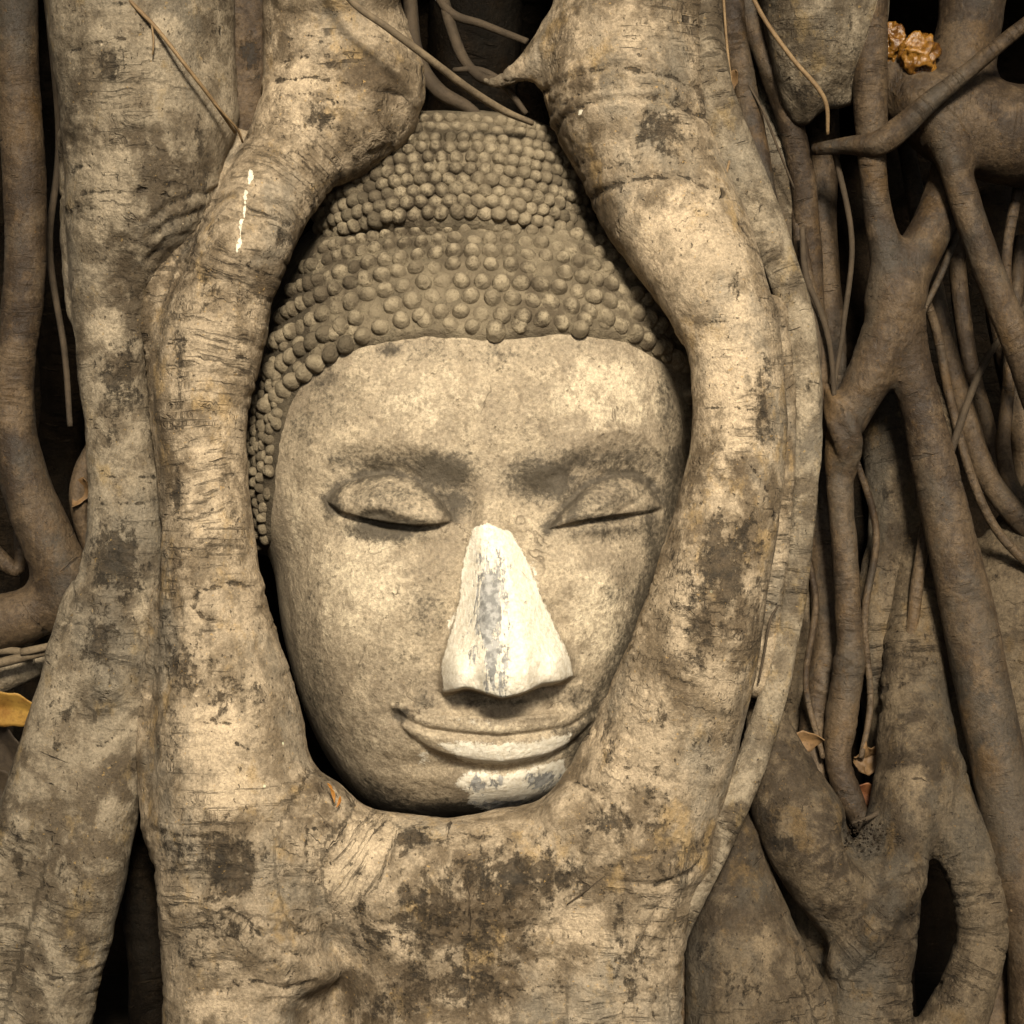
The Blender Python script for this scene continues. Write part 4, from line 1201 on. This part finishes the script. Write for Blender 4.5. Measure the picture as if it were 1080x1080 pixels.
curls = []
rows_y = [229, 241, 254, 268, 282, 297, 313, 330]
for ri, y0 in enumerate(rows_y):
    half = [152, 165, 182, 197, 208, 216, 221, 224][ri]
    drop = [16, 22, 30, 42, 56, 72, 90, 110][ri]
    nC = [25, 27, 29, 30, 31, 31, 31, 31][ri]
    for q in range(nC):
        al = ((q + .5 * (ri % 2) + .25) / nC - .5) * math.pi * .94
        x = 503 + half * math.sin(al) + random.uniform(-.9, .9)
        y = y0 + drop * (math.sin(al) ** 2) * (.9 if al < 0 else .8) + random.uniform(-.9, .9) + (6 * math.exp(-((x - 525) / 40) ** 2) if ri > 4 else 0)
        th_ = math.atan2(y - HC[1], x - HC[0])
        if math.hypot(x - HC[0], y - HC[1]) > .985 * float(sil_r(np.array([th_]))[0]):
            continue
        if sdf_poly(np.array([x]), np.array([y]), HAIRLINE)[0] < 4:
            continue
        r = [8.0, 8.4, 9.0, 9.6, 10.1, 10.5, 10.8, 10.4][ri] * random.uniform(.88, 1.06)
        curls.append((x, y, r, r * random.uniform(1.05, 1.35) * (random.uniform(.35, .7) if random.random() < .14 else 1), random.uniform(-.35, .35) + (.30 if x < 400 else 0)))
# worn lowest row along the hairline and down the left temple
for x, y, r, hk in [(355, 354, 9, .9), (375, 351, 8, .5), (400, 347, 8, .5), (425, 345, 8, .4), (449, 342, 10, .95), (475, 346, 9, .7), (498, 348, 9, .9), (523, 353, 11.5, 1.0), (548, 347, 10, .8), (570, 342, 9, .8), (615, 340, 9.5, .9), (635, 342, 9, .7),
                    (655, 344, 9, .6), (678, 352, 9, .7), (700, 366, 9.5, .9), (713, 382, 9, .9), (336, 372, 8, .5), (318, 388, 8, .7), (305, 405, 8, .7), (296, 420, 8, .85), (290, 440, 8, .9),
                    (283, 425, 7.5, .8), (277, 450, 7.5, .8), (283, 462, 7.5, .7), (279, 480, 7, .6), (275, 500, 7, .5), (281, 520, 7, .5), (275, 540, 7, .5), (270, 470, 7, .6), (306, 378, 8, .8), (293, 396, 8, .8), (284, 405, 7.5, .8), (318, 362, 8.5, .9), (300, 362, 8, .8), (288, 380, 7.5, .8)]:
    curls.append((x + random.uniform(-1, 1), y, r, r * hk * 1.15, random.uniform(-.3, .1) + (.38 if x < 340 else 0)))
for yy in range(392, 570, 11):
    for k, xx in enumerate((258, 267, 276, 285, 293)):
        x, y = xx + random.uniform(-1.5, 1.5), yy + (k % 2) * 5.5 + random.uniform(-1, 1)
        th_ = math.atan2(y - HC[1], x - HC[0])
        if math.hypot(x - HC[0], y - HC[1]) < .985 * float(sil_r(np.array([th_]))[0]) and sdf_poly(np.array([x]), np.array([y]), HAIRLINE)[0] > 3:
            curls.append((x, y, random.uniform(6.2, 7.6), random.uniform(4.5, 8), random.uniform(0, .6)))
base_gr = np.clip(.45 + .25 * perlin(hco * 30) + .35 * (X.ravel() < 330), 0, 1)
used, inv = np.unique(ff, return_inverse=True)
V, F, G, WN = add_curls(curls, hair_surf, hco[used], inv.reshape(ff.shape), base_gr[used])
hair = mesh_obj('hair', V, F, HAIR, {'grime_shade': G, 'worn': WN}, head)

# topknot: a dome of smaller curls behind and above
TC, TR = (474.0, 222.0), (152.0, 126.0, 104.0)   # px centre; half width, height, depth in mm
TH0 = 17.0
TLOW = 34.0


def knot_surf(x, y):
    rz = TR[1] if y < TC[1] else TLOW
    u, v = (x - TC[0]) / TR[0], (y - TC[1]) / rz
    w = math.sqrt(max(1 - abs(u) ** 2.8 - abs(v) ** 2.8, .0004))
    p = head_world(np.array(x), np.array(y), TH0 + TR[2] * w)
    n = np.array([abs(u) ** 1.8 * np.sign(u) / TR[0], -w / TR[2], -abs(v) ** 1.8 * np.sign(v) / rz])
    return p, n / np.linalg.norm(n)


nu, nvv = 128, 64
dv, dfc = [], []
for a in range(nvv + 1):
    e = -math.pi / 2 + math.pi * a / nvv
    for b in range(nu):
        l = 2 * math.pi * b / nu
        d = np.array([math.cos(e) * math.cos(l), math.cos(e) * math.sin(l), math.sin(e)])
        s = (abs(d[0]) ** 2.8 + abs(d[2]) ** 2.8 + 1e-9 + abs(d[1]) ** 2) ** (-1 / 2.45)
        q = d * s
        top = np.minimum(q[2], .97)
        dv.append(head_world(np.array(TC[0] + q[0] * TR[0]), np.array(TC[1] - top * (TR[1] if top > 0 else TLOW)), TH0 - q[1] * TR[2]))
for a in range(nvv):
    for b in range(nu):
        dfc.append((a * nu + b, a * nu + (b + 1) % nu, (a + 1) * nu + (b + 1) % nu, (a + 1) * nu + b))
dv = np.array(dv)
ctr = dv.mean(0)
dv = dv + (dv - ctr) / np.linalg.norm(dv - ctr, axis=1)[:, None] * (1.5 * fbm(dv * 35, 3) / 1000)[:, None]
tk = []
for ri in range(10):
    y0 = 117 + ri * 11.9
    v = (y0 - TC[1]) / (TR[1] if y0 < TC[1] else TLOW)
    half = TR[0] * (1 - abs(v) ** 2.8) ** (1 / 2.8) * .985
    nC = int(7 + half / 6.6)
    for q in range(nC):
        al = ((q + .5 * (ri % 2) + .25) / nC - .5) * math.pi * .95
        x = TC[0] + half * math.sin(al) + random.uniform(-.8, .8) + 3
        y = y0 + (14 + ri * .9) * (math.sin(al) ** 2 - .2) + random.uniform(-.8, .8)
        u, vv = (x - TC[0]) / TR[0], (y - TC[1]) / (TR[1] if y < TC[1] else TLOW)
        if abs(u) ** 2.8 + abs(vv) ** 2.8 > .975:
            continue
        r = (7.4 + ri * .2) * random.uniform(.9, 1.1)
        tk.append((x, y, r, r * random.uniform(1.0, 1.3) * (random.uniform(.35, .7) if random.random() < .14 else 1), random.uniform(-.4, .35) + (.3 if x < 410 else 0) + (.3 if x > 580 else 0)))
V, F, G, WN = add_curls(tk, knot_surf, dv, np.array(dfc), np.clip(.45 + .25 * perlin(dv * 30), 0, 1))
mesh_obj('topknot', V, F, HAIR, {'grime_shade': G, 'worn': WN}, head)


# ------------------------------------------------------------------ leaves and litter
def leaf(name, px, py, d, length, width, rot, pitch, roll, mat, label, cat='leaf', group='fallen leaves among the roots', curl=.5, fold=.25, crumple=.0, parts=True):
    nl, nw = 26, 13
    vs_ = []
    for i in range(nl):
        s = i / (nl - 1)
        w = width * (math.sin(math.pi * s ** .8) ** .8 + .02) / 2
        for j in range(nw):
            t = (j / (nw - 1) - .5) * 2
            x = (s - .5) * length
            y = t * w * (1 + .06 * math.sin(s * 23 + t))
            z = fold * abs(t) * w + curl * length * ((s - .5) ** 2) * (1 + .3 * t)
            vs_.append((x, y, z))
    v = np.array(vs_)
    if crumple:
        v += crumple * length * np.stack([fbm(v / length * 4 + 3 + k * 9 + px, 3) for k in range(3)], 1)
    from mathutils import Euler
    M = np.array(Euler((R(90) + R(pitch), R(roll), 0)).to_matrix())
    Mz = np.array(Euler((0, R(rot), 0)).to_matrix())
    v = v @ M.T @ Mz.T + P(px, py, d)
    f = np.array([(i * nw + j, i * nw + j + 1, (i + 1) * nw + j + 1, (i + 1) * nw + j) for i in range(nl - 1) for j in range(nw - 1)])
    o = mesh_obj(name, v, f, mat)
    so = o.modifiers.new('thickness', 'SOLIDIFY')
    so.thickness = .0009
    if parts:
        mid = [v[i * nw + nw // 2] for i in range(0, nl, 3)]
        pts = []
        co, ff_, f0, f1, ln = None, None, None, None, None
    tag(o, label, cat, group)
    return o


leaf('dead_leaf', 14, 746, -40, .085, .042, 8, 25, 0, LEAF_Y, 'yellow fallen leaf tucked in at the left edge')
leaf('dead_leaf', 8, 790, -70, .10, .05, 35, 30, 20, LEAF_D, 'dark dead leaf just below the yellow one at the left')
leaf('dead_leaf', 5, 838, -75, .08, .045, 70, 10, -20, LEAF_D, 'blackish curled leaf at the left edge, second below the yellow one')
leaf('dead_leaf', 846, 782, -62, .045, .026, -55, 10, 40, LEAF_B, 'curled brown leaf standing behind the knotted root at lower right', curl=1.2)
leaf('dead_leaf', 922, 800, -120, .05, .034, -20, 10, 20, LEAF_B, 'brown leaf deep in the pocket at the lower right', crumple=.1)
leaf('dead_leaf', 918, 838, -108, .045, .028, 20, 20, 0, LEAF_R, 'rusty red leaf at the bottom of the pocket at the lower right')
leaf('dead_leaf', 768, 90, -60, .034, .016, 80, 5, 40, LEAF_B, 'small dry leaf scrap caught on the straw at the top', curl=1.0)
leaf('dead_leaf', 86, 520, -108, .035, .02, 70, 10, 40, LEAF_B, 'small brown leaf scrap left of the broad grey root', curl=1.2)
leaf('dead_leaf', 274, 372, -120, .026, .010, 70, 10, 40, LEAF_B, 'tiny curled leaf wedged left of the stone curls', curl=1.5)
for k, (x, y, a, l, w, lab) in enumerate([(352, 838, 75, .016, .004, 'orange petal scrap left of the chin, the longest'), (358, 846, 110, .012, .0035, 'orange petal scrap left of the chin, the lowest'), (349, 830, 60, .010, .003, 'orange petal scrap left of the chin, the topmost')]):
    leaf('petal', x, y, 64 - k, l, w, a, 20, 0, PETAL, lab, 'petal', 'orange petal scraps left of the chin', curl=.6)

# crumpled amber leaf at the top right, two lobes
def lump(name, px, py, d, rx, ry, rz, mat, seed, parent=None):
    n, m = 56, 36
    v = []
    for a in range(m + 1):
        e = -math.pi / 2 + math.pi * a / m
        for b in range(n):
            l = 2 * math.pi * b / n
            v.append((math.cos(e) * math.cos(l), math.cos(e) * math.sin(l), math.sin(e)))
    v = np.array(v)
    rg = 1.12 - np.abs(fbm(v * .95 + seed, 3, .45)) * .8
    v = v * rg[:, None] * np.array([rx, ry, rz]) / 1000 + P(px, py, d)
    f = np.array([(a * n + b, a * n + (b + 1) % n, (a + 1) * n + (b + 1) % n, (a + 1) * n + b) for a in range(m) for b in range(n)])
    return mesh_obj(name, v, f, mat, None, parent)


o = lump('crumpled_leaf', 970, 58, -78, 22, 18, 24, AMBER, 3.0)
tag(o, 'shiny crumpled amber leaf resting in the root fork at the top right', 'leaf', 'fallen leaves among the roots')
o = lump('crumpled_leaf', 942, 46, -92, 18, 14, 22, AMBER, 8.0)
tag(o, 'darker crumpled amber leaf half hidden left of the shiny one at top right', 'leaf', 'fallen leaves among the roots')

# broken sticks at the left
SK = 'broken sticks at the left edge'
for pts, lab in [([(-20, 704, -85, 5), (20, 694, -82, 5), (62, 684, -84, 4)], 'broken pale stick above the yellow leaf, the longer one'), ([(22, 688, -78, 4), (42, 684, -76, 4), (66, 678, -80, 3.5)], 'broken pale stick above the yellow leaf, the shorter one'),
                 ([(-20, 690, -100, 4), (10, 686, -98, 4), (34, 690, -98, 4)], 'broken pale stick above the yellow leaf, the rearmost one')]:
    tag(tube_obj('stick', pts, TWIG, seg=10, ring=.1, rough=.5), lab, 'stick', SK)

# bits of soil and litter in the pocket at the lower right
v, f = [], []
for k in range(110):
    c = P(908 + random.gauss(0, 12), 880 + random.gauss(0, 8), -28 + random.uniform(-6, 4))
    r = random.uniform(.0006, .0018)
    b = len(v)
    for q in [(1, 0, 0), (-1, 0, 0), (0, 1, 0), (0, -1, 0), (0, 0, 1), (0, 0, -1)]:
        v.append(tuple(c + np.array(q) * r * random.uniform(.6, 1.4)))
    for t in [(0, 2, 4), (2, 1, 4), (1, 3, 4), (3, 0, 4), (2, 0, 5), (1, 2, 5), (3, 1, 5), (0, 3, 5)]:
        f.append(tuple(b + i for i in t))
o = mesh_obj('litter', np.array(v), np.array(f), SOIL, smooth=False)
tag(o, 'crumbs of dark soil lodged in the root crotch at the lower right', 'litter', kind='stuff')
